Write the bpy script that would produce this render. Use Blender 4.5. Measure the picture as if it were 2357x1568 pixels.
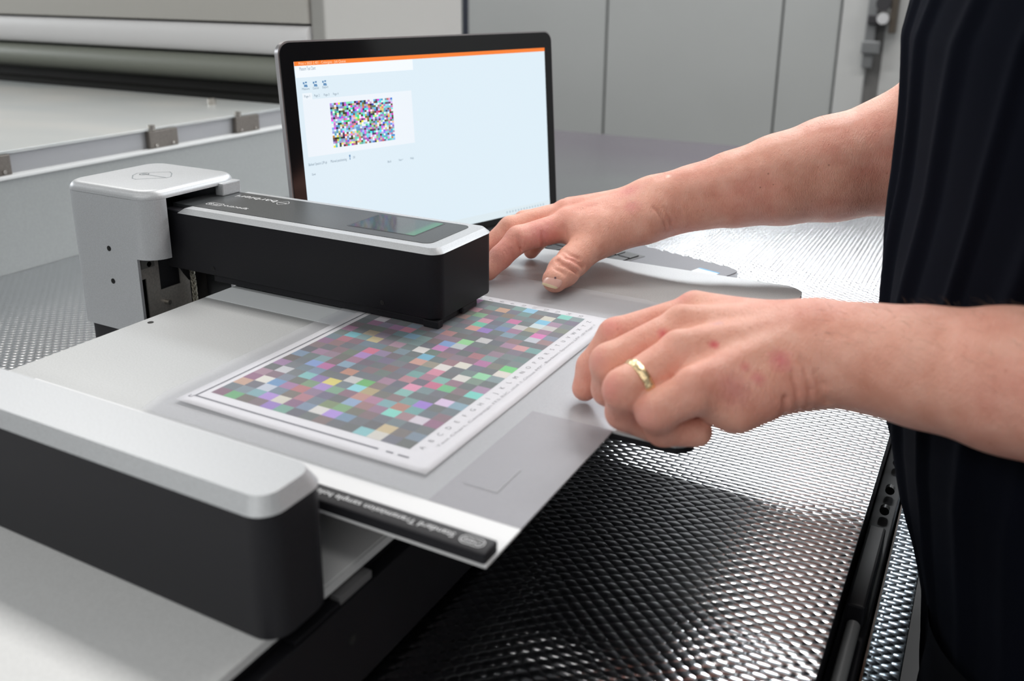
import bpy, bmesh, math, random
import numpy as np
from mathutils import Vector, Matrix
R = math.radians
PI = math.pi
S = bpy.context.scene
for o in list(bpy.data.objects): bpy.data.objects.remove(o)
COL = S.collection
random.seed(7)

# ------------------------------------------------------------------ camera
F_PX = 2092.72
ROT = np.array([[.88039732, .47416996, .00796343], [.1479802, -.25872555, -.95454856], [-.45055791, .84156042, -.29794904]])
cd = bpy.data.cameras.new('camera'); cam = bpy.data.objects.new('camera', cd); COL.objects.link(cam)
M = ROT.T @ np.diag([1, -1, -1])
cam.matrix_world = Matrix(((M[0][0], M[0][1], M[0][2], 0), (M[1][0], M[1][1], M[1][2], 0), (M[2][0], M[2][1], M[2][2], .28), (0, 0, 0, 1)))
cd.sensor_width = 36; cd.lens = F_PX / 2357 * 36; cd.shift_y = -(784 - 622.64) / 2357
cd.clip_start = .02; cd.clip_end = 60
cd.dof.use_dof = True; cd.dof.focus_distance = .84; cd.dof.aperture_fstop = 6.3
S.camera = cam
S.view_settings.view_transform = 'Standard'; S.view_settings.look = 'None'
S.view_settings.gamma = 1; S.view_settings.use_curve_mapping = False
S.view_settings.exposure = 0.10

# ------------------------------------------------------------------ world and lamps
w = bpy.data.worlds.new('world'); S.world = w; w.use_nodes = True
bg = w.node_tree.nodes['Background']; bg.inputs[0].default_value = (.80, .83, .88, 1); bg.inputs[1].default_value = .9

def lamp(name, loc, sx, sy, power, color=(1, .985, .95), aim=None):
    l = bpy.data.lights.new(name, 'AREA'); l.shape = 'RECTANGLE'; l.size = sx; l.size_y = sy
    l.energy = power; l.color = color
    o = bpy.data.objects.new(name, l); o.location = loc
    if aim:
        d = Vector(aim) - Vector(loc); o.rotation_euler = d.to_track_quat('-Z', 'Y').to_euler()
    COL.objects.link(o)
    return o
for x_ in (-2.9, -.30, 2.3):
    lamp('ceiling_panel_light', (x_, 1.9, 2.35), 1.5, .55, 42, (1, .965, .92))
    lamp('ceiling_panel_light', (x_ - .40, 3.9, 1.95), 1.5, .30, 58, (.95, .98, 1), aim=(x_ - .40, .8, 0))
lamp('front_fill_light', (-1.0, -.7, 2.2), 7.0, .5, 30)  # unseen fill added above and behind the camera to brighten front faces
lamp('front_fill_light', (-1.0, -3.0, 2.2), 7.0, .5, 62, aim=(-1.0, 0, 0))  # second added fill, lifts the gantry and other camera-facing sides
lamp('low_left_light', (-5.2, .9, 1.0), 1.6, .5, 36, (.93, .97, 1), aim=(-.4, .8, 0))  # unseen low light added at the left to streak the finger shadows

# ------------------------------------------------------------------ materials
def mat(name, col, rough=.5, metal=0., spec=.5, emis=None, estr=0., alpha=1., coat=0.):
    m = bpy.data.materials.new(name); m.use_nodes = True
    b = m.node_tree.nodes['Principled BSDF']
    b.inputs['Base Color'].default_value = (*col, 1); b.inputs['Roughness'].default_value = rough
    b.inputs['Metallic'].default_value = metal; b.inputs['Specular IOR Level'].default_value = spec
    b.inputs['Alpha'].default_value = alpha; b.inputs['Coat Weight'].default_value = coat
    if emis: b.inputs['Emission Color'].default_value = (*emis, 1); b.inputs['Emission Strength'].default_value = estr
    return m
def bsdf(m): return m.node_tree.nodes['Principled BSDF']
class N:
    """tiny node helper"""
    def __init__(s, m): s.nt = m.node_tree; s.m = m
    def new(s, t, **k):
        n = s.nt.nodes.new(t)
        for a, b in k.items(): setattr(n, a, b)
        return n
    def link(s, a, b): s.nt.links.new(a, b)
    def math(s, op, a, b=None, c=None):
        n = s.new('ShaderNodeMath', operation=op)
        for i, v in enumerate((a, b, c)):
            if v is None: continue
            if isinstance(v, (int, float)): n.inputs[i].default_value = v
            else: s.link(v, n.inputs[i])
        return n.outputs[0]
    def obj(s): return s.new('ShaderNodeTexCoord').outputs['Object']
    def noise(s, scale, detail=3, rough=.5, vec=None):
        n = s.new('ShaderNodeTexNoise'); n.inputs['Scale'].default_value = scale
        n.inputs['Detail'].default_value = detail; n.inputs['Roughness'].default_value = rough
        s.link(vec if vec is not None else s.obj(), n.inputs['Vector']); return n.outputs['Fac']
    def ramp(s, fac, stops):
        n = s.new('ShaderNodeValToRGB'); el = n.color_ramp.elements
        while len(el) < len(stops): el.new(.5)
        for e, (p, c) in zip(el, stops): e.position = p; e.color = (*c, 1)
        s.link(fac, n.inputs[0]); return n.outputs[0]
    def bump(s, h, dist=1., strength=1., normal=None):
        n = s.new('ShaderNodeBump'); n.inputs['Distance'].default_value = dist; n.inputs['Strength'].default_value = strength
        s.link(h, n.inputs['Height'])
        if normal is not None: s.link(normal, n.inputs['Normal'])
        return n.outputs[0]
def grain(m, col, scale=900, amt=.06, bump=.00004, big=0.):
    """fine anodised / powder-coat grain"""
    n = N(m); f = n.noise(scale, 2)
    c0 = tuple(max(0, c * (1 - amt)) for c in col); c1 = tuple(c * (1 + amt) for c in col)
    n.link(n.ramp(f, [(.35, c0), (.65, c1)]), bsdf(m).inputs['Base Color'])
    if bump: n.link(n.bump(f, bump), bsdf(m).inputs['Normal'])
    return m

SILVER = grain(mat('anodised_silver', (.6, .62, .65), .42, .35), (.50, .52, .545))
SILVER_TRAY = grain(mat('anodised_tray', (.6, .61, .62), .36, .30), (.50, .515, .525), 700, .05)
BASEPLATE = grain(mat('base_plate_paint', (.66, .68, .69), .45, .1), (.66, .675, .685), 700, .04)
WHITE_STRIP = mat('white_backing', (.72, .76, .79), .4)
BLACK = grain(mat('black_powder_coat', (.008, .008, .010), .5, 0, .22), (.008, .008, .0105), 1500, .25, .00005)
BLACKC = grain(mat('charcoal_coat', (.016, .016, .02), .55, 0, .3), (.016, .016, .020), 1500, .2, .00005)
PANEL = grain(mat('dark_top_panel', (.045, .05, .052), .38), (.05, .055, .058), 1500, .2, .00003)
DARK = mat('black_void', (.004, .004, .004), .7)
STEEL = grain(mat('brushed_steel', (.42, .40, .37), .4, .6), (.42, .40, .37), 400, .1)
SCREW = mat('dark_screw', (.03, .03, .03), .35, .8)
SCREW2 = mat('steel_screw', (.55, .52, .48), .25, .9)
WHITEINK = mat('white_print', (.75, .76, .78), .5)
GREYINK = mat('grey_print', (.22, .25, .27), .5)
DARKINK = mat('dark_print', (.10, .105, .13), .6)
LIGHTGREY = mat('light_grey_paint', (.50, .52, .53), .55)
PAPER = mat('white_paper', (.86, .86, .88), .5)
def film_material():
    m = bpy.data.materials.new('frosted_film'); m.use_nodes = True
    nt = m.node_tree; b = bsdf(m); b.inputs['Base Color'].default_value = (.62, .625, .65, 1); b.inputs['Roughness'].default_value = .5; b.inputs['Specular IOR Level'].default_value = .3
    n = N(m); t = n.new('ShaderNodeBsdfTransparent'); mx = n.new('ShaderNodeMixShader')
    t.inputs[0].default_value = (.97, .97, .98, 1)
    f = n.noise(1400, 2)
    n.link(n.bump(f, .00005), b.inputs['Normal'])
    mx.inputs[0].default_value = .13
    n.link(t.outputs[0], mx.inputs[1]); n.link(b.outputs[0], mx.inputs[2])
    n.link(mx.outputs[0], nt.nodes['Material Output'].inputs[0])
    return m
FILM = film_material()
HOLDER = grain(mat('grey_holder_sheet', (.50, .50, .52), .4), (.37, .37, .39), 1400, .05)
GLASS_D = mat('display_glass', (.012, .02, .018), .12, 0, .7)
def dimple_material(name, col, amp, ox, oy, rough=.16):
    m = mat(name, col, rough, 1.)
    n = N(m); sx = n.new('ShaderNodeSeparateXYZ'); n.link(n.obj(), sx.inputs[0])
    AX, AY = .0062, .0042
    def dome(dx, dy):
        # raised lens shape of one of the two staggered rows
        fx = n.math('SUBTRACT', n.math('FRACT', n.math('ADD', n.math('DIVIDE', n.math('SUBTRACT', sx.outputs[0], ox), .0134), 8.5 + 100 + dx)), .5)
        fy = n.math('SUBTRACT', n.math('FRACT', n.math('ADD', n.math('DIVIDE', n.math('SUBTRACT', sx.outputs[1], oy), .0108), 8.5 + 100 + dy)), .5)
        fx = n.math('MULTIPLY', fx, .0134 / AX); fy = n.math('MULTIPLY', fy, .0108 / AY)
        return fx, fy, n.math('SUBTRACT', n.math('SUBTRACT', 1., n.math('MULTIPLY', fx, fx)), n.math('MULTIPLY', fy, fy))
    f1x, f1y, d1 = dome(0, 0); f2x, f2y, d2 = dome(.5, .5)
    t = n.math('GREATER_THAN', d1, d2)
    on = n.math('GREATER_THAN', n.math('MAXIMUM', d1, d2), 0.)
    pick = lambda a, b: n.math('MULTIPLY', n.math('ADD', n.math('MULTIPLY', a, t), n.math('MULTIPLY', b, n.math('SUBTRACT', 1., t))), on)
    cb = n.new('ShaderNodeCombineXYZ'); n.link(n.math('MULTIPLY', pick(f1x, f2x), amp * 2 / AX), cb.inputs[0]); n.link(n.math('MULTIPLY', pick(f1y, f2y), amp * 2 / AY), cb.inputs[1]); cb.inputs[2].default_value = 1
    nz = n.new('ShaderNodeVectorMath', operation='NORMALIZE'); n.link(cb.outputs[0], nz.inputs[0])
    n.link(nz.outputs[0], bsdf(m).inputs['Normal'])
    # faint lilac reflection painted into the base colour towards the far end
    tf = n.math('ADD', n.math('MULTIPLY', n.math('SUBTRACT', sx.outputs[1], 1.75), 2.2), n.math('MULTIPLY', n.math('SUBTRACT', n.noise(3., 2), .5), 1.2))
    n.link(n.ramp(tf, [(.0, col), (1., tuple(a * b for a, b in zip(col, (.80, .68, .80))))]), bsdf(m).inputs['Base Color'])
    return m
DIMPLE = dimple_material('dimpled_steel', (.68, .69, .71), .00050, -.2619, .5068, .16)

# ------------------------------------------------------------------ helpers
def tag(o, label=None, cat=None, group=None, kind=None):
    if label: o['label'] = label
    if cat: o['category'] = cat
    if group: o['group'] = group
    if kind: o['kind'] = kind
    return o
def empty(name, loc, label, cat, group=None, rz=0):
    o = bpy.data.objects.new(name, None); COL.objects.link(o); o.location = loc; o.rotation_euler = (0, 0, rz)
    o.empty_display_size = .02
    return tag(o, label, cat, group)
def link(name, me, m=None, parent=None, smooth=False, local=False):
    """mesh given in world coordinates unless local; parent is an Empty / mesh whose matrix is translation or known"""
    o = bpy.data.objects.new(name, me); COL.objects.link(o)
    if m: me.materials.append(m)
    if smooth:
        for p in me.polygons: p.use_smooth = True
    if parent is not None:
        o.parent = parent
        if not local:
            bpy.context.view_layer.update()
            o.matrix_parent_inverse = parent.matrix_world.inverted()
    return o
def mesh_from(verts, faces, name='m'):
    me = bpy.data.meshes.new(name); me.from_pydata([tuple(v) for v in verts], [], [tuple(f) for f in faces]); me.update(); return me
class MB:
    def __init__(s): s.bm = bmesh.new()
    def box(s, x0, x1, y0, y1, z0, z1, bev=0, mtx=None):
        vs = [s.bm.verts.new(p) for p in ((x0, y0, z0), (x1, y0, z0), (x1, y1, z0), (x0, y1, z0), (x0, y0, z1), (x1, y0, z1), (x1, y1, z1), (x0, y1, z1))]
        fs = [s.bm.faces.new([vs[i] for i in f]) for f in ((0, 3, 2, 1), (4, 5, 6, 7), (0, 1, 5, 4), (1, 2, 6, 5), (2, 3, 7, 6), (3, 0, 4, 7))]
        if bev:
            ed = list({e for f in fs for e in f.edges})
            r = bmesh.ops.bevel(s.bm, geom=ed, offset=bev, segments=2, affect='EDGES', profile=.6)
            vs = list({v for f in r['faces'] for v in f.verts} | {v for v in vs if v.is_valid})
        if mtx is not None:
            bmesh.ops.transform(s.bm, matrix=mtx, verts=vs)
        return s
    def loft(s, rings, cap0=True, cap1=True, close=True):
        R_ = [[s.bm.verts.new(p) for p in r] for r in rings]
        n = len(R_[0])
        for a, b in zip(R_, R_[1:]):
            for i in range(n if close else n - 1):
                j = (i + 1) % n
                s.bm.faces.new((a[i], a[j], b[j], b[i]))
        if cap0: s.bm.faces.new(R_[0][::-1])
        if cap1: s.bm.faces.new(R_[-1])
        return s
    def tube(s, pts, r, n=10, cap=True):
        pts = [Vector(p) for p in pts]; rings = []
        rr = r if isinstance(r, (list, tuple)) else [r] * len(pts)
        up = None
        for i, p in enumerate(pts):
            d = (pts[min(i + 1, len(pts) - 1)] - pts[max(i - 1, 0)]).normalized()
            if up is None:
                up = Vector((0, 0, 1)) if abs(d.z) < .9 else Vector((1, 0, 0))
            a = d.cross(up).normalized(); b = d.cross(a).normalized(); up = -b if False else a.cross(d)
            rings.append([p + a * math.cos(2 * PI * k / n) * rr[i] + b * math.sin(2 * PI * k / n) * rr[i] for k in range(n)])
        return s.loft(rings, cap, cap)
    def disc(s, c, nrm, r, h, n=24):
        c = Vector(c); nrm = Vector(nrm).normalized()
        return s.tube([c, c + nrm * h], r, n)
    def build(s, name, m, parent=None, smooth=False, local=False, auto=None):
        bmesh.ops.recalc_face_normals(s.bm, faces=s.bm.faces[:])
        me = bpy.data.meshes.new(name); s.bm.to_mesh(me); s.bm.free()
        o = link(name, me, m, parent, smooth or auto is not None, local)
        if auto is not None: me.set_sharp_from_angle(angle=R(auto))
        return o
def rpoly(x0, x1, y0, y1, r, n=8):
    """counter-clockwise rounded rectangle; r = radius or four radii (x0y0, x1y0, x1y1, x0y1)"""
    if not isinstance(r, (tuple, list)): r = (r,) * 4
    out = []
    for (cx, cy, a0, rr) in ((x0, y0, PI, r[0]), (x1, y0, 1.5 * PI, r[1]), (x1, y1, 0, r[2]), (x0, y1, .5 * PI, r[3])):
        if rr <= 0: rr = 1e-5
        ccx = cx + (rr if cx == x0 else -rr); ccy = cy + (rr if cy == y0 else -rr)
        for k in range(n + 1):
            a = a0 + k * PI / 2 / n
            out.append((ccx + rr * math.cos(a), ccy + rr * math.sin(a)))
    return out
def ring(poly, z): return [(x, y, z) for x, y in poly]
def text_mesh(body, size, mtx, fit=None, extr=.00002, align='LEFT'):
    """text as a mesh; fit = total width to scale to"""
    cu = bpy.data.curves.new('t', 'FONT'); cu.body = body; cu.size = size; cu.extrude = 0; cu.resolution_u = 3; cu.align_x = align
    o = bpy.data.objects.new('t', cu); COL.objects.link(o); bpy.context.view_layer.update()
    me = bpy.data.meshes.new_from_object(o.evaluated_get(bpy.context.evaluated_depsgraph_get()))
    bpy.data.objects.remove(o); bpy.data.curves.remove(cu)
    if fit:
        xs = [v.co.x for v in me.vertices]; k = fit / (max(xs) - min(xs)); me.transform(Matrix.Diagonal((k, 1, 1, 1)))
    me.transform(mtx)
    return me
def join_meshes(mes, name):
    bm = bmesh.new()
    for me in mes: bm.from_mesh(me)
    out = bpy.data.meshes.new(name); bm.to_mesh(out); bm.free()
    for me in mes: bpy.data.meshes.remove(me)
    return out
def frame(origin, xa, ya):
    xa = Vector(xa).normalized(); ya = Vector(ya).normalized(); za = xa.cross(ya)
    return Matrix(((xa.x, ya.x, za.x, origin[0]), (xa.y, ya.y, za.y, origin[1]), (xa.z, ya.z, za.z, origin[2]), (0, 0, 0, 1)))

# ------------------------------------------------------------------ setting
TZ = -.125                                    # top of the dimpled table
FL = -1.0
def wallmat(name, col):
    m = mat(name, col, .55); n = N(m)
    f = n.noise(1.3, 3); c0 = tuple(c * .94 for c in col)
    n.link(n.ramp(f, [(.3, c0), (.7, col)]), bsdf(m).inputs['Base Color']); return m
WALL = wallmat('grey_wall_panel', (.40, .415, .415)); WALL2 = wallmat('light_wall_panel', (.50, .51, .51))
FLOORM = wallmat('concrete_floor', (.035, .035, .037)); CEIL = wallmat('ceiling_paint', (.22, .225, .23))
o = MB().box(-7, 4, -5, 4.9, FL - .05, FL).build('floor', FLOORM); tag(o, kind='structure')
o = MB().box(-7, 4, -5, 4.9, 2.4, 2.45).build('ceiling', CEIL); tag(o, kind='structure')
WY = 4.4; K = WY / 3.2
mb = MB()
# enclosure panels of the back wall with shadow gaps between them
for (a, b, dy, m) in ((-7, -2.72, 0, 0),): mb.box(a * 1.0, b * K, WY, WY + .06, FL, .9)
mb.build('wall_back', WALL)
tag(bpy.data.objects['wall_back'], kind='structure')
WALL3 = wallmat('pale_grey_panel', (.40, .415, .41))
bounds = [(-2.715, -1.946, .012, WALL3), (-1.918, -1.333, 0, WALL), (-1.324, -.701, 0, WALL), (-.694, -.514, 0, WALL), (-.506, -.418, -.02, WALL2), (-.372, 4, 0, WALL2)]
for i, (a, b, dy, m) in enumerate(bounds):
    o = MB().box(a * K, min(b * K, 4), WY + dy, WY + .06, FL, .9, .003).build('wall_panel_%d' % (i + 1), m)
    o.name = 'wall_back'; tag(o, kind='structure')
o = MB().box(-7, 4, WY + .0, WY + .12, .902, 2.4).build('wall_back', mat('white_upper_wall', (.30, .31, .32), .6)); tag(o, kind='structure')
o = MB().box(-7, 4, WY + .055, WY + .12, FL, .9).build('trim_1', mat('seam_grey', (.36, .37, .37), .6)); tag(o, kind='structure')
o = MB().box(-1.946 * K, -1.918 * K, WY + .0, WY + .05, FL, .9).build('trim_2', mat('blue_black_trim', (.012, .016, .03), .5)); tag(o, kind='structure')
o = MB().box(-.419 * K, -.371 * K, WY + .03, WY + .05, FL, .9).build('trim_3', mat('grey_trim', (.2, .2, .2), .5)); tag(o, kind='structure')  # recessed plain grey strip between two panels
o = MB().box(-7.05, -7, -5, 4.9, FL, 2.4).build('wall_left', WALL2); tag(o, kind='structure')
o = MB().box(4, 4.05, -5, 4.9, FL, 2.4).build('wall_right', WALL); tag(o, kind='structure')
o = MB().box(-7, 4, -5.05, -5, FL, 2.4).build('wall_front', WALL2); tag(o, kind='structure')

# door latch hardware seen past the shirt
t = empty('door_latch', (-.40 * K, WY - .03, 0), 'grey metal latch hardware on the wall panel edge behind the dark shirt', 'latch')
G1 = mat('latch_grey', (.25, .26, .27), .35, .6); G2 = mat('latch_dark', (.05, .05, .055), .4, .5); G3 = mat('latch_bright', (.75, .76, .78), .3, .6)
LK = lambda z: .28 + (z - .28) * K
MB().box(-.425 * K, -.395 * K, WY - .06, WY - .021, LK(.04), LK(.32), .004).build('rail', G1, t)
MB().box(-.43 * K, -.375 * K, WY - .08, WY - .0605, LK(.085), LK(.125), .006).build('lower_block', G1, t)
MB().box(-.42 * K, -.37 * K, WY - .09, WY - .0605, LK(.175), LK(.205), .006).build('middle_block', G2, t)
MB().disc((-.376 * K, WY - .12, LK(.24)), (0, 1, 0), .030, .05).build('knob', G2, t, auto=30)
MB().disc((-.373 * K, WY - .12, LK(.195)), (0, 1, 0), .024, .03).build('roller', G3, t, auto=30)
MB().box(-.355 * K, -.335 * K, WY - .10, WY - .021, LK(.15), LK(.36), .004).build('handle_bar', mat('bronze_bar', (.10, .085, .07), .4, .6), t)

# ------------------------------------------------------------------ dimpled table
t = empty('dimpled_table', (-.65, 1.3, FL), 'large work table topped with shiny dimpled stainless steel sheet', 'table')
mb = MB(); mb.box(-1.237, -.0505, -.4, 2.44, TZ - .0025, TZ)
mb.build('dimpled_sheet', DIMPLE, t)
MB().box(-1.232, -.054, -.4, 2.435, TZ - .09, TZ - .0026).build('table_frame', BLACKC, t)
for (x, y) in ((-1.15, -.3), (-.12, -.3), (-1.15, 2.35), (-.12, 2.35)):
    MB().box(x - .04, x + .04, y - .04, y + .04, FL, TZ - .09, .004).build('leg', BLACKC, t)
# neighbouring table and rail in the gap
t = empty('dimpled_side_strip', (.1, 1, FL), 'narrow dimpled steel shelf beyond the black gap, next to the dark trousers', 'shelf')
SZ = -.20
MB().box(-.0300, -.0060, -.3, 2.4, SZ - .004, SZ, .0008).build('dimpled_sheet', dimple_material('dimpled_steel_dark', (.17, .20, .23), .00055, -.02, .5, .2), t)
MB().box(-.0316, -.0301, -.3, 2.4, SZ - .012, SZ - .0003).build('edge_strip', mat('brown_edge', (.14, .07, .045), .5), t)
MB().box(-.0298, -.0065, -.3, 2.4, SZ - .1, SZ - .005).build('frame', BLACKC, t)
for y in (-.2, 2.3): MB().box(-.029, -.007, y - .03, y + .03, FL, SZ - .1).build('leg', BLACKC, t)
t = empty('guide_rail', (-.04, 1, TZ - .1), 'black guide rail in the narrow gap beside the dimpled table', 'rail')
MB().box(-.0525, -.0335, -.3, 2.3, TZ - .14, TZ - .055, .001).build('rail_body', BLACK, t)
MB().tube([(-.042, .15, TZ - .046), (-.042, .62, TZ - .046)], .0050, 14).build('rod', mat('grey_rod', (.28, .29, .30), .35, .5), t, auto=40)
MB().box(-.050, -.036, .63, .75, TZ - .055, TZ - .035, .002).build('carriage', BLACK, t)
for y in (.80, .84, .9): MB().disc((-.042, y, TZ - .048), (0, 1, 0), .0042, .006, 14).build('spring_ring', SCREW, t, auto=40)
MB().box(-.05, -.034, .2, .26, FL, TZ - .14).build('bracket', BLACK, t)

# ------------------------------------------------------------------ flatbed machine on the left
t = empty('flatbed_machine', (-2.2, .8, FL), 'big grey flatbed machine with a smooth metal bed left of the dimpled table', 'machine')
PAINT = grain(mat('machine_paint', (.33, .35, .355), .5), (.29, .31, .315), 300, .03, 0)
MB().box(-3.6, -1.238, -1.0, 1.42, FL, .011).build('side_panel', PAINT, t)
MB().box(-3.6, -1.234, -1.0, 1.42, .0112, .017, .002).build('ledge', mat('ledge_light', (.62, .64, .65), .4), t)
MB().box(-3.58, -1.250, -1.0, 1.40, .0172, .046).build('bed_side', mat('bed_side', (.36, .37, .39), .4, .3), t)
def bedmat():
    m = mat('bed_top', (.5, .5, .5), .3, .3); n = N(m)
    mp = n.new('ShaderNodeMapping'); mp.inputs['Scale'].default_value = (1, 2.2, 1); n.link(n.obj(), mp.inputs[0])
    n.link(n.ramp(n.noise(1.8, 2, vec=mp.outputs[0]), [(.3, (.40, .44, .46)), (.5, (.50, .52, .52)), (.68, (.60, .585, .56))]), bsdf(m).inputs['Base Color'])
    return m
MB().box(-3.6, -1.2445, -1.0, 1.402, .0462, .051, .001).build('bed_top', bedmat(), t)
CL = grain(mat('clamp_bronze', (.16, .145, .13), .4, .5), (.17, .155, .14), 300, .1, 0)
for y in (.765, 1.07, 1.267):
    c = MB().box(-1.2499, -1.2405, y - .03, y + .03, .0172, .0458, .001).build('clamp', CL, t)
    MB().disc((-1.245, y - .02, .0455), (0, 0, 1), .006, .010, 14).build('clamp_knob', SCREW2, c, auto=40)
    for dy in (-.018, .018): MB().disc((-1.2404, y + dy, .022), (1, 0, 0), .003, .002, 10).build('bolt', SCREW2, c)
MB().disc((-1.393, 1.328, .051), (0, 0, 1), .008, .012, 14).build('bed_pin', SCREW2, t, auto=40)
t = empty('printer_gantry', (-2.4, 1.5, .0172), 'beige gantry with a white beam and grey roller spanning behind the machine bed', 'gantry')
GD = mat('gantry_dark', (.008, .008, .007), .5)
MB().box(-3.6, -1.275, 1.46, 1.9, FL + .0, .052).build('lower_body', GD, t)
MB().box(-3.6, -1.275, 1.52, 1.9, .052, .20).build('rear_body', GD, t)
MB().tube([(-3.6, 1.515, .103), (-1.29, 1.515, .103)], .030, 32).build('roller', mat('roller_grey', (.23, .245, .21), .5), t, auto=40)
mb = MB(); pr = []
for k in range(13):
    a = PI * k / 12; pr.append((1.497 - .012 * math.sin(a), .169 + .030 * math.cos(a)))
pr += [(1.53, .139), (1.53, .199)]
mb.loft([[(x, y, z) for y, z in pr] for x in (-3.6, -1.275)]).build('white_beam', mat('beam_white', (.74, .74, .75), .5), t, auto=40)
MB().box(-3.6, -1.275, 1.492, 1.9, .204, 1.0, .003).build('upper_cover', mat('beige_cover', (.47, .46, .43), .6), t)
MB().box(-1.2749, -1.239, 1.5, 2.035, FL, 1.0, .006).build('end_cover', mat('end_cover_beige', (.37, .37, .355), .6), t)

# ------------------------------------------------------------------ spectrophotometer
D = empty('spectrophotometer', (-.5, .4, TZ), 'silver and black flatbed colour measuring instrument with a long scanning arm', 'measuring instrument')
# base
bp = MB(); poly = rpoly(-.69, -.294, -.12, .60, .004, 3)
bp.loft([ring(poly, -.0475), ring(poly, -.042)]).build('base_plate', BASEPLATE, D, auto=30)
MB().box(-.50, -.2955, .3315, .598, -.0419, -.0412).build('lit_area_plate', mat('lit_area_white', (.85, .86, .87), .35), D)  # added white sheet standing in for light on the base plate
b = MB(); b.box(-.69, -.298, -.12, .60, -.118, -.0476); body = b.build('base_body', BLACK, D)
MB().box(-.2979, -.288, -.1, .598, -.118, -.056, .0008).build('side_panel', BLACK, D)
MB().box(-.2975, -.2895, .3385, .368, -.0558, -.0505, .0005).build('side_ledge', mat('ledge_grey', (.13, .13, .135), .5), D)
MB().box(-.2975, -.2895, .30, .3383, -.0558, -.0535, .0005).build('side_ledge', BLACK, D)
for (y, z) in ((.345, -.083), (.282, -.088)):
    MB().disc((-.2879, y, z), (1, 0, 0), .0032, .0003, 20).build('panel_hole', DARK, D)
for (x, y) in ((-.66, -.08), (-.33, -.08), (-.66, .56), (-.33, .56)): MB().disc((x, y, TZ), (0, 0, 1), .015, .0072, 16).build('rubber_foot', DARK, D)
# tray plate: main part and the wider rear part, rounded corners
def L_poly():
    r = .022; pts = [(-.633, .36), (-.2555, .36), (-.2555, .510), (-.145 - r * .6, .510)]
    for k in range(9):
        a = -PI / 2 + k * PI / 16; pts.append((-.145 - r * .6 + r * .6 * math.cos(a), .510 + r * .6 + r * .6 * math.sin(a)))
    for k in range(9):
        a = k * PI / 16; pts.append((-.145 - r + r * math.cos(a), .882 - r + r * math.sin(a)))
    pts += [(-.50, .882), (-.50, .705), (-.633, .705)]
    return pts
LP = L_poly()
MB().loft([ring(LP, -.0016), ring(LP, 0)]).build('tray_plate', SILVER_TRAY, D)
inner = [(x + (.0015 if x < -.5 else -.0015), y) for x, y in LP]
MB().loft([ring(LP, -.0060), ring(LP, -.00165)]).build('tray_underside', BLACK, D)
MB().box(-.6328, -.275, .5745, .64, .00005, .0003).build('white_backing_strip', WHITE_STRIP, D)
MB().disc((-.6234, .5023, .00005), (0, 0, 1), .0026, .0002, 20).build('tray_hole', DARK, D)
for y in (.40, .56): MB().box(-.60, -.33, y, y + .03, -.0419, -.0062).build('tray_support', BLACK, D)

# side column cover (open towards the arm)
def band(path, th, z0, z1):
    """vertical wall following a path with inward thickness"""
    n = len(path); inn = []
    for i, (x, y) in enumerate(path):
        a = Vector(path[max(i - 1, 0)]); b_ = Vector(path[min(i + 1, n - 1)]); d = (b_ - a).normalized(); nn = Vector((-d.y, d.x))
        inn.append((x + nn.x * th, y + nn.y * th))
    rings = []
    out = [ring(path, z0), ring(path, z1), ring(inn, z1), ring(inn, z0)]
    return out
def band_mesh(mb, path, th, z0, z1):
    o4 = band(path, th, z0, z1); n = len(path)
    V = [[mb.bm.verts.new(p) for p in r] for r in o4]
    for i in range(n - 1):
        for a in range(4):
            b_ = (a + 1) % 4
            mb.bm.faces.new((V[a][i], V[a][i + 1], V[b_][i + 1], V[b_][i]))
    mb.bm.faces.new([V[a][0] for a in range(4)]); mb.bm.faces.new([V[a][-1] for a in range(4)])
cx0, cx1, cy0, cy1, cr = -.820, -.695, .572, .694, .022
full = rpoly(cx0, cx1, cy0, cy1, cr, 12)          # starts at x0y0 corner
# clockwise path: from +X face going round the front, left and back
P13 = 13
c_x0y0 = full[0:13]; c_x1y0 = full[13:26]; c_x1y1 = full[26:39]; c_x0y1 = full[39:52]
# counter-clockwise path (inward normal on the left side)
up_path = [c_x1y1[-1]] + [(-.75, cy1)] + c_x0y1 + c_x0y0 + c_x1y0
lo_path = [(-.72, cy1)] + c_x0y1 + c_x0y0 + [(-.7186, cy0)]
mb = MB()
band_mesh(mb, up_path, .003, .0245, .084)
band_mesh(mb, lo_path, .003, -.055, .0245)
rings = []
fr = .0085
for k in range(7):
    a = PI / 2 * k / 6; ins = fr * (1 - math.cos(a)) ; z = .0925 - fr + fr * math.sin(a)
    rings.append(ring(rpoly(cx0 + ins, cx1 - ins, cy0 + ins, cy1 - ins, max(cr - ins, .004), 12), z))
mb.loft([ring(full, .0838)] + rings)
col = mb.build('column_cover', SILVER, D, auto=35)
tag(col, 'silver rounded cover')
for z in (.0303, -.0035):
    s_ = MB().disc((-.7573, .5722, z), (0, -1, 0), .0027, .0006, 20).build('cover_screw', SCREW, col)
    MB().disc((-.7573, .5716, z), (0, -1, 0), .0012, .0001, 6).build('screw_recess', DARK, s_)
MB().box(-.80, -.745, .60, .68, -.0548, .06).build('column_core', DARK, D)
MB().loft([ring(rpoly(-.818, -.70, .578, .688, .02, 6), z) for z in (TZ, -.0552)]).build('column_foot', BLACKC, D, auto=35)
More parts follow.
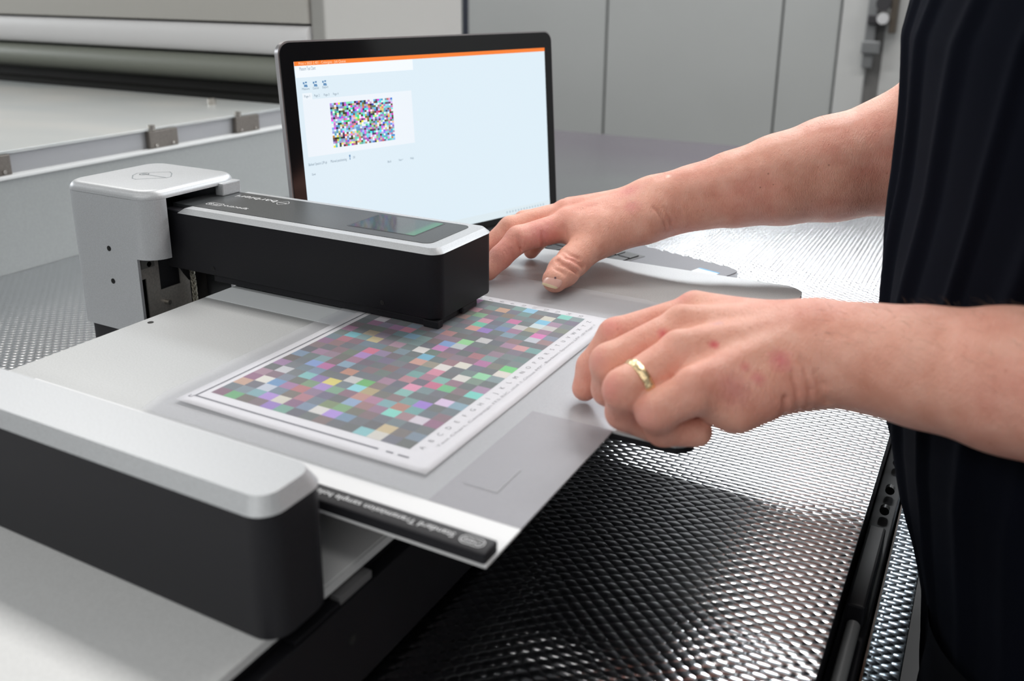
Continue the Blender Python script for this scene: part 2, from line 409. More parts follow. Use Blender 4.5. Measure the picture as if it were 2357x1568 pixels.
# bracket plate with window and slot, on the +X side
def bracket():
    outer = [(.5755, -.052), (.6365, -.052), (.6373, -.038), (.636, -.02), (.631, -.008), (.626, .001), (.624, .0075), (.6235, .022), (.5755, .022)]
    win = [(.599, .0215), (.599, -.0135), (.6002, -.0148), (.6235, -.0148), (.6247, -.0135), (.6247, -.001)]
    bm = bmesh.new()
    # build from grid cells so that the window and slot are real openings
    ys = [.5755, .5779, .5828, .599, .6247, .6365]; zs = [-.052, -.0335, -.0148, .0015, .0215]
    holes = {(1, 0), (1, 1), (1, 2), (3, 2), (3, 3)}
    mb = MB()
    for i in range(5):
        for j in range(4):
            if (i, j) in holes: continue
            if i == 4 and j == 3: continue
            if i == 4 and j == 2:
                mb.loft([[(x, .6247, -.0148), (x, .6355, -.0148), (x, .6285, -.005), (x, .6247, .0015)] for x in (-.7235, -.722)]); continue
            mb.box(-.7235, -.722, ys[i], ys[i + 1], zs[j], zs[j + 1])
    return mb
br = bracket().build('steel_bracket', STEEL, D)
tag(br, 'dark brushed steel bracket')
MB().tube([(-.722, .6033, -.0284), (-.716, .6033, -.0284)], .0024, 14).build('bracket_bolt', SCREW2, br, auto=40)
MB().disc((-.722, .5871, .0155), (1, 0, 0), .0028, .0012, 14).build('bracket_screw', SCREW2, br)
MB().box(-.7218, -.7208, .5779, .5935, .0122, .0213).build('bracket_tab', mat('tab_grey', (.2, .2, .19), .4, .5), br)
MB().box(-.735, -.7238, .599, .63, -.03, .02).build('inner_block', BLACK, D)
# braided cable
cab = MB()
for ph in range(6):
    pts = []
    for k in range(40):
        t_ = k / 39; z = .0 - .04 * t_; yy = .6345 + .0012 * math.sin(t_ * 2.5); a = ph * PI / 3 + t_ * 14 * (1 if ph % 2 else -1)
        pts.append((-.7155 + .002 * math.cos(a), yy + .002 * math.sin(a), z))
    cab.tube(pts, .0008, 6)
cab.build('braided_cable', grain(mat('braid', (.42, .40, .32), .4, .5), (.42, .40, .33), 3000, .3, 0), D, smooth=True)

# scanning arm
arm = MB()
pa = rpoly(-.712, -.392, .602, .696, (.002, .011, .011, .002), 8)
def inset(x0, x1, y0, y1, r, i): return rpoly(x0 + i, x1 - i, y0 + i, y1 - i, tuple(max(q - i * .6, .001) for q in r), 8)
RA = (.002, .011, .011, .002)
arm.loft([ring(inset(-.712, -.392, .602, .696, RA, .002), .0105), ring(inset(-.712, -.392, .602, .696, RA, .0006), .0112), ring(pa, .0125), ring(pa, .0680)])
armo = arm.build('scanning_arm', BLACK, D, auto=35)
tag(armo, 'black arm with silver rimmed top')
tr = MB(); RT = (.001, .011, .011, .001)
TX0 = -.6905
tr.loft([ring(inset(TX0, -.3915, .6015, .6965, RT, 0), .0681), ring(inset(TX0, -.3915, .6015, .6965, RT, .0004), .0687), ring([(max(x, TX0 + .006), y) for x, y in inset(TX0, -.3915, .6015, .6965, RT, .0046)], .0727)], cap1=True)
tro = tr.build('silver_top_rim', SILVER, armo, auto=25)
pn = MB(); pp = rpoly(-.7115, -.4085, .616, .685, (.0002, .008, .008, .0002), 8)
pn.loft([ring(pp, .0681), ring(pp, .0731)])
pno = pn.build('dark_top_panel', PANEL, armo, auto=35)
MB().box(-.7118, TX0 - .0002, .603, .695, .0681, .0700, .0005).build('rear_cap', BLACKC, armo)
MB().box(-.7, -.6895, .6615, .6868, .0732, .0862, .0012).build('latch_block', SILVER, armo)
# display window: recessed green-black glass inside a thin rim
dp = rpoly(-.507, -.433, .6295, .6805, .002, 4)
MB().loft([ring(dp, .07312), ring(dp, .0732)]).build('display_rim', mat('display_rim', (.012, .011, .01), .3), armo)
dq = rpoly(-.5055, -.4345, .631, .679, .0015, 4)
def dispmat():
    m = GLASS_D; n = N(m)
    sx = n.new('ShaderNodeSeparateXYZ'); n.link(n.obj(), sx.inputs[0])
    f = n.math('MULTIPLY', n.math('ADD', sx.outputs[0], .465), 40.)
    c = n.ramp(f, [(0., (.0, .0, .0)), (.75, (.0, .015, .008)), (1., (.0, .10, .03))])
    n.link(c, bsdf(m).inputs['Emission Color']); bsdf(m).inputs['Emission Strength'].default_value = 1.2
    d = n.noise(2500, 2); n.link(n.ramp(d, [(.60, (.1, .1, .1)), (.68, (.5, .5, .5))]), bsdf(m).inputs['Roughness'])
    return m
MB().loft([ring(dq, .07322), ring(dq, .0733)]).build('display', dispmat(), armo)
for x in (-.4494, -.6492):
    s_ = MB().disc((x, .6022, .0180), (0, -1, 0), .0022, .0005, 20).build('arm_screw', SCREW, armo)
    for q in (0, 1):
        MB().box(x - (.0014 if q else .0003), x + (.0014 if q else .0003), .6015, .6018, .0180 - (.0003 if q else .0014), .0180 + (.0003 if q else .0014)).build('screw_slot', DARK, s_)
# underside carriage and feet
MB().box(-.652, -.396, .6045, .66, .0042, .0104, .001).build('sensor_carriage', BLACK, armo)
MB().box(-.4075, -.3925, .6021, .610, .0038, .0104, .0008).build('sensor_foot', BLACK, armo)
MB().box(-.4, -.3925, .642, .668, .0045, .0112, .0022).build('roller_foot', BLACK, armo)
MB().box(-.69, -.665, .645, .68, -.012, .0104, .003).build('arm_bearing', BLACK, armo)
# printed marks
rotm = lambda x, y, z: frame((x, y, z), (-1, 0, 0), (0, -1, 0))
for nm_, body_, sz_, (lx, ly), ft_ in (('maker_lettering', 'barbieri', .0118, (-.6262, .6745), .0525), ('model_lettering', 'spectro', .0085, (-.6285, .6345), .0300), ('badge_lettering', 'LFP qb', .0062, (-.6625, .6335), .0155)):
    link(nm_, text_mesh(body_, sz_, rotm(lx, ly, .07316), fit=ft_), WHITEINK, pno)
def logo(z, cx, cy, s, m, parent, name, th):
    """slanted rounded frame with lens and stem"""
    P = [(-.763, .6133), (-.7754, .6243), (-.7809, .6345), (-.7757, .641), (-.7576, .6565), (-.7487, .6508), (-.7369, .6391), (-.7365, .633), (-.7574, .6125)]
    ox, oy = -.7590, .6345
    mp = lambda p: (cx + (p[0] - ox) * s[0], cy + (p[1] - oy) * s[1], z)
    mb = MB()
    def flatline(pts, w):
        for a, b_ in zip(pts, pts[1:]):
            a = Vector(a); b_ = Vector(b_); d = (b_ - a).normalized(); n_ = Vector((-d.y, d.x, 0)) * w / 2; e = d * w * .25
            vs = [mb.bm.verts.new(q) for q in (a - n_ - e, b_ - n_ + e, b_ + n_ + e, a + n_ - e)]; mb.bm.faces.new(vs)
    flatline([mp(p) for p in P + [P[0]]], th)
    c = (-.7705, .6345)
    flatline([mp((c[0] + .0045 * math.cos(a), c[1] + .0045 * math.sin(a))) for a in [k * PI / 10 for k in range(21)]], th)
    fl = [mb.bm.verts.new(mp((c[0] + .0026 * math.cos(a), c[1] + .0026 * math.sin(a)))) for a in [k * PI / 10 for k in range(20)]]; mb.bm.faces.new(fl)
    flatline([mp((-.7665, .634)), mp((-.7385, .6335))], th * 1.6)
    return mb.build(name, m, parent)
logo(.09258, -.7590, .6345, (1, 1), GREYINK, col, 'cover_emblem', .0011)
logo(.07317, -.6165, .6690, (-.30, -.34), WHITEINK, pno, 'arm_emblem', .0005)
rr = rpoly(-.6805, -.6610, .6275, .6365, .003, 5)
mb = MB(); ri = rpoly(-.6799, -.6616, .6281, .6359, .0026, 5)
a_ = [mb.bm.verts.new((x, y, .07316)) for x, y in rr]; b2 = [mb.bm.verts.new((x, y, .07316)) for x, y in ri]
for i in range(len(rr)): j = (i + 1) % len(rr); mb.bm.faces.new((a_[i], a_[j], b2[j], b2[i]))
mb.build('badge_outline', WHITEINK, pno)

# front bar housing in the foreground
RB = (.004, .014, .014, .004)
fb = MB()
fb.loft([ring(inset(-.70, -.285, .282, .329, RB, .001), -.0418), ring(inset(-.70, -.285, .282, .329, RB, 0), -.040), ring(inset(-.70, -.285, .282, .329, RB, 0), .0312)])
fbo = fb.build('front_housing', BLACKC, D, auto=35)
tag(fbo, 'black housing with silver lid in the foreground')
MB().loft([ring(inset(-.70, -.2845, .2815, .3295, RB, 0), .0313), ring(inset(-.70, -.2845, .2815, .3295, RB, .0003), .0318), ring(inset(-.70, -.2845, .2815, .3295, RB, .0052), .0400)]).build('silver_lid', SILVER, fbo, auto=20)

# ------------------------------------------------------------------ sample holder, chart
H = empty('sample_holder', (-.345, .36, .0002), 'thin grey sample holder sheet with clear film and a black lettered strip', 'sample holder')
FX0, FX1, FY0, FY1 = -.4955, -.1955, .3395, .7630
mb = MB(); mb.box(-.60, FX1, FY0 + .0005, .3775, .0002, .0014)
wp = mb.build('front_band', mat('white_band', (.80, .81, .83), .45), H)
hp = [(-.2553, .3777), (-.1957, .3777), (-.1957, .5085), (-.2553, .5085)]
MB().loft([ring(hp, .0002), ring(hp, .0012)]).build('holder_plate', HOLDER, H)
# one clear sheet: raised where it lies over the chart, resting on the plates beyond it
fv = [(-.488, .3777, .0035), (-.268, .3777, .0035), (-.268, FY1, .0035), (FX0, FY1, .0035), (FX0, .404, .0035), (-.256, .3777, .0018), (-.256, FY1, .0018), (FX1, .3777, .0016), (FX1, FY1, .0016)]
film = link('clear_film', mesh_from(fv, [(0, 1, 2, 3, 4), (1, 5, 6, 2), (5, 7, 8, 6)]), FILM, H); tag(film, 'frosted clear film')
sm = film.modifiers.new('thickness', 'SOLIDIFY'); sm.thickness = .00015; sm.offset = 0
MB().loft([ring(rpoly(-.60, -.1965, .3405, .3545, .0015, 4), .0015), ring(rpoly(-.60, -.1965, .3405, .3545, .0015, 4), .0072), ring(rpoly(-.5995, -.1972, .3412, .3538, .0015, 4), .0078)]).build('black_strip', BLACKC, H, auto=35)
link('strip_lettering', text_mesh('Standard Transmission sample holder Spectro LFP', .0062, rotm(-.2185, .3495, .0079), fit=.130), WHITEINK, H)
link('badge_lettering', text_mesh('CH550', .0050, rotm(-.2025, .3490, .0079), fit=.0105), WHITEINK, H)
mb = MB(); rr = rpoly(-.2150, -.2008, .3440, .3512, .0034, 6); ri = rpoly(-.2145, -.2013, .3445, .3507, .0030, 6)
a_ = [mb.bm.verts.new((x, y, .0079)) for x, y in rr]; b2 = [mb.bm.verts.new((x, y, .0079)) for x, y in ri]
for i in range(len(rr)): j = (i + 1) % len(rr); mb.bm.faces.new((a_[i], a_[j], b2[j], b2[i]))
mb.build('strip_badge', WHITEINK, H)
# angle mark embossed on the plate
mb = MB(); mb.box(-.2475, -.2245, .4035, .4042, .00172, .0018); mb.box(-.2252, -.2245, .4042, .4330, .00172, .0018)
mb.build('corner_mark', mat('mark_grey', (.33, .34, .36), .5), H)

# test chart: a curled A4 sheet
PX0, PX1, PY0, PY1 = -.4815, -.2715, .4005, .7000
def pz(x, y):
    """height of the curled sheet"""
    e = max(0, (.47 - y) / .07); q = max(0, (-.42 - x) / .06)
    return .0014 + .0013 * min(1, e * e) * (.4 + .6 * min(1, q + .25)) + .0002 * math.sin(y * 45)
C_ = empty('test_chart', (-.3765, .55, .0015), 'white paper test chart printed with a grid of small coloured patches', 'chart')
def sheet(x0, x1, y0, y1, dz, nx, ny):
    V = [(x0 + (x1 - x0) * i / nx, y0 + (y1 - y0) * j / ny, 0) for j in range(ny + 1) for i in range(nx + 1)]
    V = [(x, y, pz(x, y) + dz) for x, y, _ in V]
    F = [(j * (nx + 1) + i, j * (nx + 1) + i + 1, (j + 1) * (nx + 1) + i + 1, (j + 1) * (nx + 1) + i) for j in range(ny) for i in range(nx)]
    return V, F
V, Fc = sheet(PX0, PX1, PY0, PY1 + .003, 0, 24, 40)
po = link('paper', mesh_from(V, Fc), PAPER, C_, True)
sm = po.modifiers.new('thickness', 'SOLIDIFY'); sm.thickness = .00015; sm.offset = -1
# patches
gx0, gx1, gy0, gy1 = -.4683, -.2976, .4215, .6925
NXc, NYc = 15, 26
rng = random.Random(11)
def cmyk():
    k = rng.random()
    if k < .40: # dark muted
        h = rng.choice([rng.random(), rng.uniform(.45, .7), rng.uniform(.48, .66)]); s = rng.uniform(.35, .75); v = rng.uniform(.035, .14)
    elif k < .74:
        h = rng.choice([rng.random(), rng.uniform(.47, .62), rng.uniform(.85, 1.0)]); s = rng.uniform(.45, .85); v = rng.uniform(.12, .36)
    elif k < .93:
        h = rng.choice([.55, .6, .5, .9, .95, .0, .03, .35, .45, .75, .58, .12]) + rng.uniform(-.03, .03); s = rng.uniform(.62, .92); v = rng.uniform(.35, .80)
    else: h = rng.choice([.1, .14, .5, .6, .8]); s = rng.uniform(.03, .3); v = rng.uniform(.6, .85)
    import colorsys
    return colorsys.hsv_to_rgb(h % 1, s, v)
def cellmesh(x0, x1, y0, y1, nx, ny, colf, zf):
    V = []; F = []; Cc = []
    for j in range(ny):
        for i in range(nx):
            xa = x0 + (x1 - x0) * i / nx; xb = x0 + (x1 - x0) * (i + 1) / nx; ya = y0 + (y1 - y0) * j / ny; yb = y0 + (y1 - y0) * (j + 1) / ny
            k = len(V); V += [zf(xa, ya), zf(xb, ya), zf(xb, yb), zf(xa, yb)]; F.append((k, k + 1, k + 2, k + 3)); Cc.append(colf(i, j))
    me = mesh_from(V, F); at = me.color_attributes.new('patch', 'FLOAT_COLOR', 'CORNER')
    for f, c in enumerate(Cc):
        for q in range(4): at.data[f * 4 + q].color = (*c, 1)
    return me
def attrmat(name, rough=.5, emit=0.):
    m = mat(name, (.5, .5, .5), rough); n = N(m); a = n.new('ShaderNodeVertexColor'); a.layer_name = 'patch'
    if emit:
        n.link(a.outputs[0], bsdf(m).inputs['Emission Color']); bsdf(m).inputs['Emission Strength'].default_value = emit; bsdf(m).inputs['Base Color'].default_value = (0, 0, 0, 1)
    else: n.link(a.outputs[0], bsdf(m).inputs['Base Color'])
    return m
link('colour_patches', cellmesh(gx0, gx1, gy0, gy1, NXc, NYc, lambda i, j: cmyk(), lambda x, y: (x, y, pz(x, y) + .00012)), attrmat('chart_inks'), C_)
mb = MB()
def bar(x0, x1, y0, y1):
    n = 12
    for k in range(n):
        if y1 - y0 > x1 - x0: a, b_ = y0 + (y1 - y0) * k / n, y0 + (y1 - y0) * (k + 1) / n; q = [(x0, a), (x1, a), (x1, b_), (x0, b_)]
        else: a, b_ = x0 + (x1 - x0) * k / n, x0 + (x1 - x0) * (k + 1) / n; q = [(a, y0), (b_, y0), (b_, y1), (a, y1)]
        mb.bm.faces.new([mb.bm.verts.new((x, y, pz(x, y) + .00012)) for x, y in q])
bar(-.4745, -.3149, .4112, .4130); bar(-.4745, -.4728, .4130, .6925); bar(-.3089, -.3035, .4112, .4130); bar(-.3000, -.2917, .4112, .4130)
bar(-.4775, -.4745, .4085, .4092); bar(-.4775, -.4768, .4092, .4120); bar(-.4750, -.4743, .4085, .4120)
mb.build('registration_lines', DARKINK, C_)
tm = []
fr_ = lambda x, y: frame((x, y, pz(x, y) + .00013), (0, 1, 0), (-1, 0, 0))
for i in range(26): tm.append(text_mesh(chr(65 + i), .0056, fr_(-.2898, gy0 + (gy1 - gy0) * (i + .5) / 26), align='CENTER'))
for i in range(15): tm.append(text_mesh(str(i + 1), .0058, fr_(gx0 + (gx1 - gx0) * (i + .5) / 15 + .0018, .6962), align='CENTER'))
me = join_meshes(tm, 'chart_letters'); link('chart_letters', me, mat('letter_ink', (.2, .2, .22), .6), C_)
me = text_mesh('Test Chart, Campaign ITS RIC und 1 Gloss M2", Barbieri Spectro LFP qb Page 1', .0032, fr_(-.2830, .432), fit=.250)
link('chart_caption', me, mat('caption_ink', (.3, .3, .32), .6), C_)

# ------------------------------------------------------------------ laptop
LW, LH = .38, .38 * 9 / 16
LB = Vector((-.534, 1.107, -.010)); yaw, tilt = 1.269, .076
rdir = Vector((math.cos(yaw), math.sin(yaw), 0)); bdir = Vector((-math.sin(yaw), math.cos(yaw), 0)); udir = Vector((0, 0, 1)) * math.cos(tilt) + bdir * math.sin(tilt)
L = empty('laptop', (LB.x + .14, LB.y - .2, -.056), 'open laptop with black bezel showing a colour chart on a bright white screen', 'laptop')
ML = Matrix(((rdir.x, -bdir.x, 0, 0), (rdir.y, -bdir.y, 0, 0), (0, 0, 1, 0), (0, 0, 0, 1)))   # local: X right, Y towards the user, Z up
def place(o, mtx): o.parent = L; bpy.context.view_layer.update(); o.matrix_parent_inverse = L.matrix_world.inverted(); o.matrix_world = mtx
ns = udir.cross(rdir).normalized() * -1      # local Y of lid: pointing back
nb = rdir.cross(udir) * -1                    # normal towards back
MS = Matrix(((rdir.x, nb.x, udir.x, LB.x), (rdir.y, nb.y, udir.y, LB.y), (rdir.z, nb.z, udir.z, LB.z), (0, 0, 0, 1)))
def lidobj(name, mb_or_me, m, parent, auto=None):
    if isinstance(mb_or_me, MB):
        bmesh.ops.recalc_face_normals(mb_or_me.bm, faces=mb_or_me.bm.faces[:]); me = bpy.data.meshes.new(name); mb_or_me.bm.to_mesh(me); mb_or_me.bm.free()
    else: me = mb_or_me
    me.transform(MS); o = link(name, me, m, parent, auto is not None)
    if auto is not None: me.set_sharp_from_angle(angle=R(auto))
    return o
def lidpoly(x0, x1, z0, z1, r, y): return [(x, y, z) for x, z in rpoly(x0, x1, z0, z1, r, 8)]
ox0, ox1, oz0, oz1 = -LW - .017, .0155, -.020, LH + .0215
shell = lidobj('lid', MB().loft([lidpoly(ox0, ox1, oz0, oz1, .014, .0088), lidpoly(ox0 + .0006, ox1 - .0006, oz0 + .0006, oz1 - .0006, .0134, .0094), ], ) if False else MB().loft([lidpoly(ox0, ox1, oz0, oz1, .014, .0012), lidpoly(ox0, ox1, oz0, oz1, .014, .0080), lidpoly(ox0 + .002, ox1 - .002, oz0 + .002, oz1 - .002, .012, .0095)]), mat('lid_silver', (.35, .34, .35), .35, .6), L, 35)
tag(shell, 'silver grey lid edge')
bez = lidobj('bezel', MB().loft([lidpoly(ox0 + .0018, ox1 - .0018, oz0 + .001, oz1 - .0018, .0125, .0012), lidpoly(ox0 + .0018, ox1 - .0018, oz0 + .001, oz1 - .0018, .0125, .0002)]), mat('bezel_gloss', (.008, .008, .009), .12, 0, .5), shell, 35)
def emit(name, c, s=1.0):
    s *= .94
    m = mat(name, (0, 0, 0), .3, 0, .5, c, s); return m
def uvq(u0, v0, u1, v1, y):
    x0, x1 = (u0 - 1) * LW, (u1 - 1) * LW; z0, z1 = (1 - v1) * LH, (1 - v0) * LH
    return mesh_from([(x0, y, z0), (x1, y, z0), (x1, y, z1), (x0, y, z1)], [(0, 1, 2, 3)])
scr = lidobj('screen', uvq(0, 0, 1, 1, 0.0), emit('screen_glow', (.73, .85, .93), 1.0), shell)
lidobj('screen_white_bar', uvq(.002, .02, .414, .078, -.0002), emit('ui_white', (.90, .95, 1.), 1.0), scr)
lidobj('title_bar', uvq(0, 0, 1, .021, -.0003), emit('ui_orange', (.95, .22, .03), 1.0), scr)
lidobj('screen_panel', uvq(.016, .187, .401, .472, -.0002), emit('ui_panel', (.84, .90, .96), 1.0), scr)
lidobj('screen_tab', uvq(.017, .155, .048, .188, -.00025), emit('ui_tab', (.86, .92, .97), 1.0), scr)
lidobj('task_bar', uvq(0, .955, 1, 1, -.0002), emit('ui_task', (.72, .82, .87), 1.0), scr)
rng = random.Random(5)
def vivid(i, j):
    import colorsys
    k = rng.random()
    if k < .12: return (.85, .9, .95)
    if k < .30: return colorsys.hsv_to_rgb(rng.random(), rng.uniform(.4, .9), rng.uniform(.03, .2))
    h = rng.choice([.52, .56, .6, .64, .5, .47, .8, .85, .9, .72, .38, .15, .0, .07, .58, .62])
    return colorsys.hsv_to_rgb((h + rng.uniform(-.02, .02)) % 1, rng.uniform(.45, .98), rng.uniform(.45, 1.))
cx = lambda u: (u - 1) * LW
cz = lambda v: (1 - v) * LH
lidobj('screen_chart', cellmesh(cx(.103), cx(.3255), cz(.441), cz(.2155), 32, 22, vivid, lambda x, z: (x, -.0004, z)), attrmat('screen_chart_colours', .3, .94), scr)
SM = lambda u, v, y=-.0004: Matrix.Translation((cx(u), y, cz(v))) @ Matrix.Rotation(PI / 2, 4, 'X')
tl = [('Measure Test Chart', .015, .044, .0052, .052), ('Measure', .017, .139, .0036, .024), ('Cancel', .052, .139, .0036, .019), ('Export', .084, .138, .0036, .019),
      ('Page 1', .022, .176, .0036, .018), ('Page 2', .054, .176, .0036, .018), ('Page 3', .086, .176, .0036, .018), ('Page 4', .117, .176, .0036, .018),
      ('Barbieri Spectro LFP qb', .014, .516, .0042, .061), ('Manual positioning', .088, .515, .0042, .055), ('OK', .166, .510, .0036, .008),
      ('Back', .290, .560, .0036, .014), ('Next >', .333, .560, .0036, .016), ('Help', .378, .560, .0036, .013), ('Save', .022, .566, .0036, .012)]
UINK = emit('ui_ink', (.16, .24, .32), 1.)
for s_, u_, v_, sz, wd in tl: lidobj('screen_text', text_mesh(s_, sz, SM(u_, v_), fit=wd * LW), UINK, scr)
lidobj('title_text', text_mesh('Print v 2023 2.401 - Colorgate - Job Queue', .0040, SM(.014, .0165, -.0005), fit=.155 * LW), emit('ui_title_ink', (1., .72, .5), 1.), scr)
UIC = emit('ui_icons', (.12, .28, .50), 1.)
def iquad(mb, u_, v_, w_, h_):
    x0, z0 = cx(u_), cz(v_ + h_); mb.bm.faces.new([mb.bm.verts.new(q) for q in ((x0, -.0004, z0), (x0 + w_ * LW, -.0004, z0), (x0 + w_ * LW, -.0004, z0 + h_ * LH), (x0, -.0004, z0 + h_ * LH))])
for (u_, v_) in ((.028, .112), (.060, .113), (.091, .112)):
    mb = MB()
    for (du, dv, dw, dh) in ((-.006, -.011, .005, .010), (.001, -.013, .006, .008), (-.003, .001, .010, .012), (.004, .006, .004, .008)): iquad(mb, u_ + du, v_ + dv, dw, dh)
    lidobj('screen_icon', mb, UIC, scr)
mb = MB()
for q_ in ((.153, .488, .005, .012), (.154, .502, .003, .012)): iquad(mb, *q_)
lidobj('slider_icon', mb, UIC, scr)
mb = MB()
for k in range(14):
    x0, z0 = cx(.78 + .014 * k), cz(.982); mb.bm.faces.new([mb.bm.verts.new(q) for q in ((x0, -.0004, z0), (x0 + .0022, -.0004, z0), (x0 + .0022, -.0004, z0 + .0025), (x0, -.0004, z0 + .0025))])
lidobj('task_icons', mb, emit('ui_taskicons', (.45, .55, .62), 1.), scr)
# base
BZ = -.036
MBs = Matrix(((rdir.x, -bdir.x, 0, LB.x), (rdir.y, -bdir.y, 0, LB.y), (0, 0, 1, 0), (0, 0, 0, 1)))  # left-handed, normals recalculated
def baseobj(name, mb, m, parent, auto=None):
    mb.bm.transform(MBs); return mb.build(name, m, parent, auto=auto)
DK = grain(mat('laptop_deck', (.10, .10, .115), .4, .3), (.105, .105, .12), 1200, .1, 0)
bx0, bx1, by0, by1 = ox0, ox1 - .004, .006, .302
base = baseobj('base', MB().loft([ring(rpoly(bx0 + .003, bx1 - .003, by0, by1 - .003, .014, 8), BZ - .020), ring(rpoly(bx0, bx1, by0, by1, .016, 8), BZ - .012), ring(rpoly(bx0, bx1, by0, by1, .016, 8), BZ - .0012)]), mat('base_silver', (.42, .42, .44), .3, .7), L, 35)
baseobj('deck', MB().loft([ring(rpoly(bx0 + .001, bx1 - .001, by0 + .001, by1 - .001, .015, 8), BZ - .0013), ring(rpoly(bx0 + .0012, bx1 - .0012, by0 + .001, by1 - .001, .015, 8), BZ)]), DK, base, 35)
baseobj('hinge', MB().box(bx0 + .02, bx1 - .02, -.001, .012, BZ - .006, BZ + .017, .003), BLACK, L)
KM = mat('key_black', (.012, .012, .014), .4)
baseobj('keyboard_well', MB().box(-LW + .01, -.028, .055, .188, BZ + .0001, BZ + .0004), mat('well_dark', (.05, .05, .055), .5), base)
kb = None
nk = 0
for r_ in range(6):
    for c_ in range(16):
        x0 = -LW + .013 + c_ * .0210; y0 = .058 + r_ * .0213
        o = baseobj('key', MB().box(x0, x0 + .0185, y0, y0 + .0185, BZ + .0005, BZ + .0022, .0006), KM, base)
st = MB(); st.box(-.055, -.022, .262, .290, BZ + .0001, BZ + .0003)
so = baseobj('deck_sticker', st, mat('sticker_white', (.80, .88, .92), .3), base)
st = MB(); st.box(-.058, -.055, .262, .290, BZ + .0001, BZ + .00035); st.box(-.022, -.019, .262, .290, BZ + .0001, BZ + .00035)
baseobj('sticker_edge', st, mat('sticker_blue', (.05, .35, .75), .3), base)
# support under the laptop
RS = empty('laptop_riser', (LB.x + .14, LB.y - .2, TZ), 'low black riser block under the open laptop', 'stand')
mb = MB(); mb.box(-.33, -.04, .03, .27, TZ, BZ - .0202, .003); mb.bm.transform(MBs); mb.build('riser_block', DARK, RS)

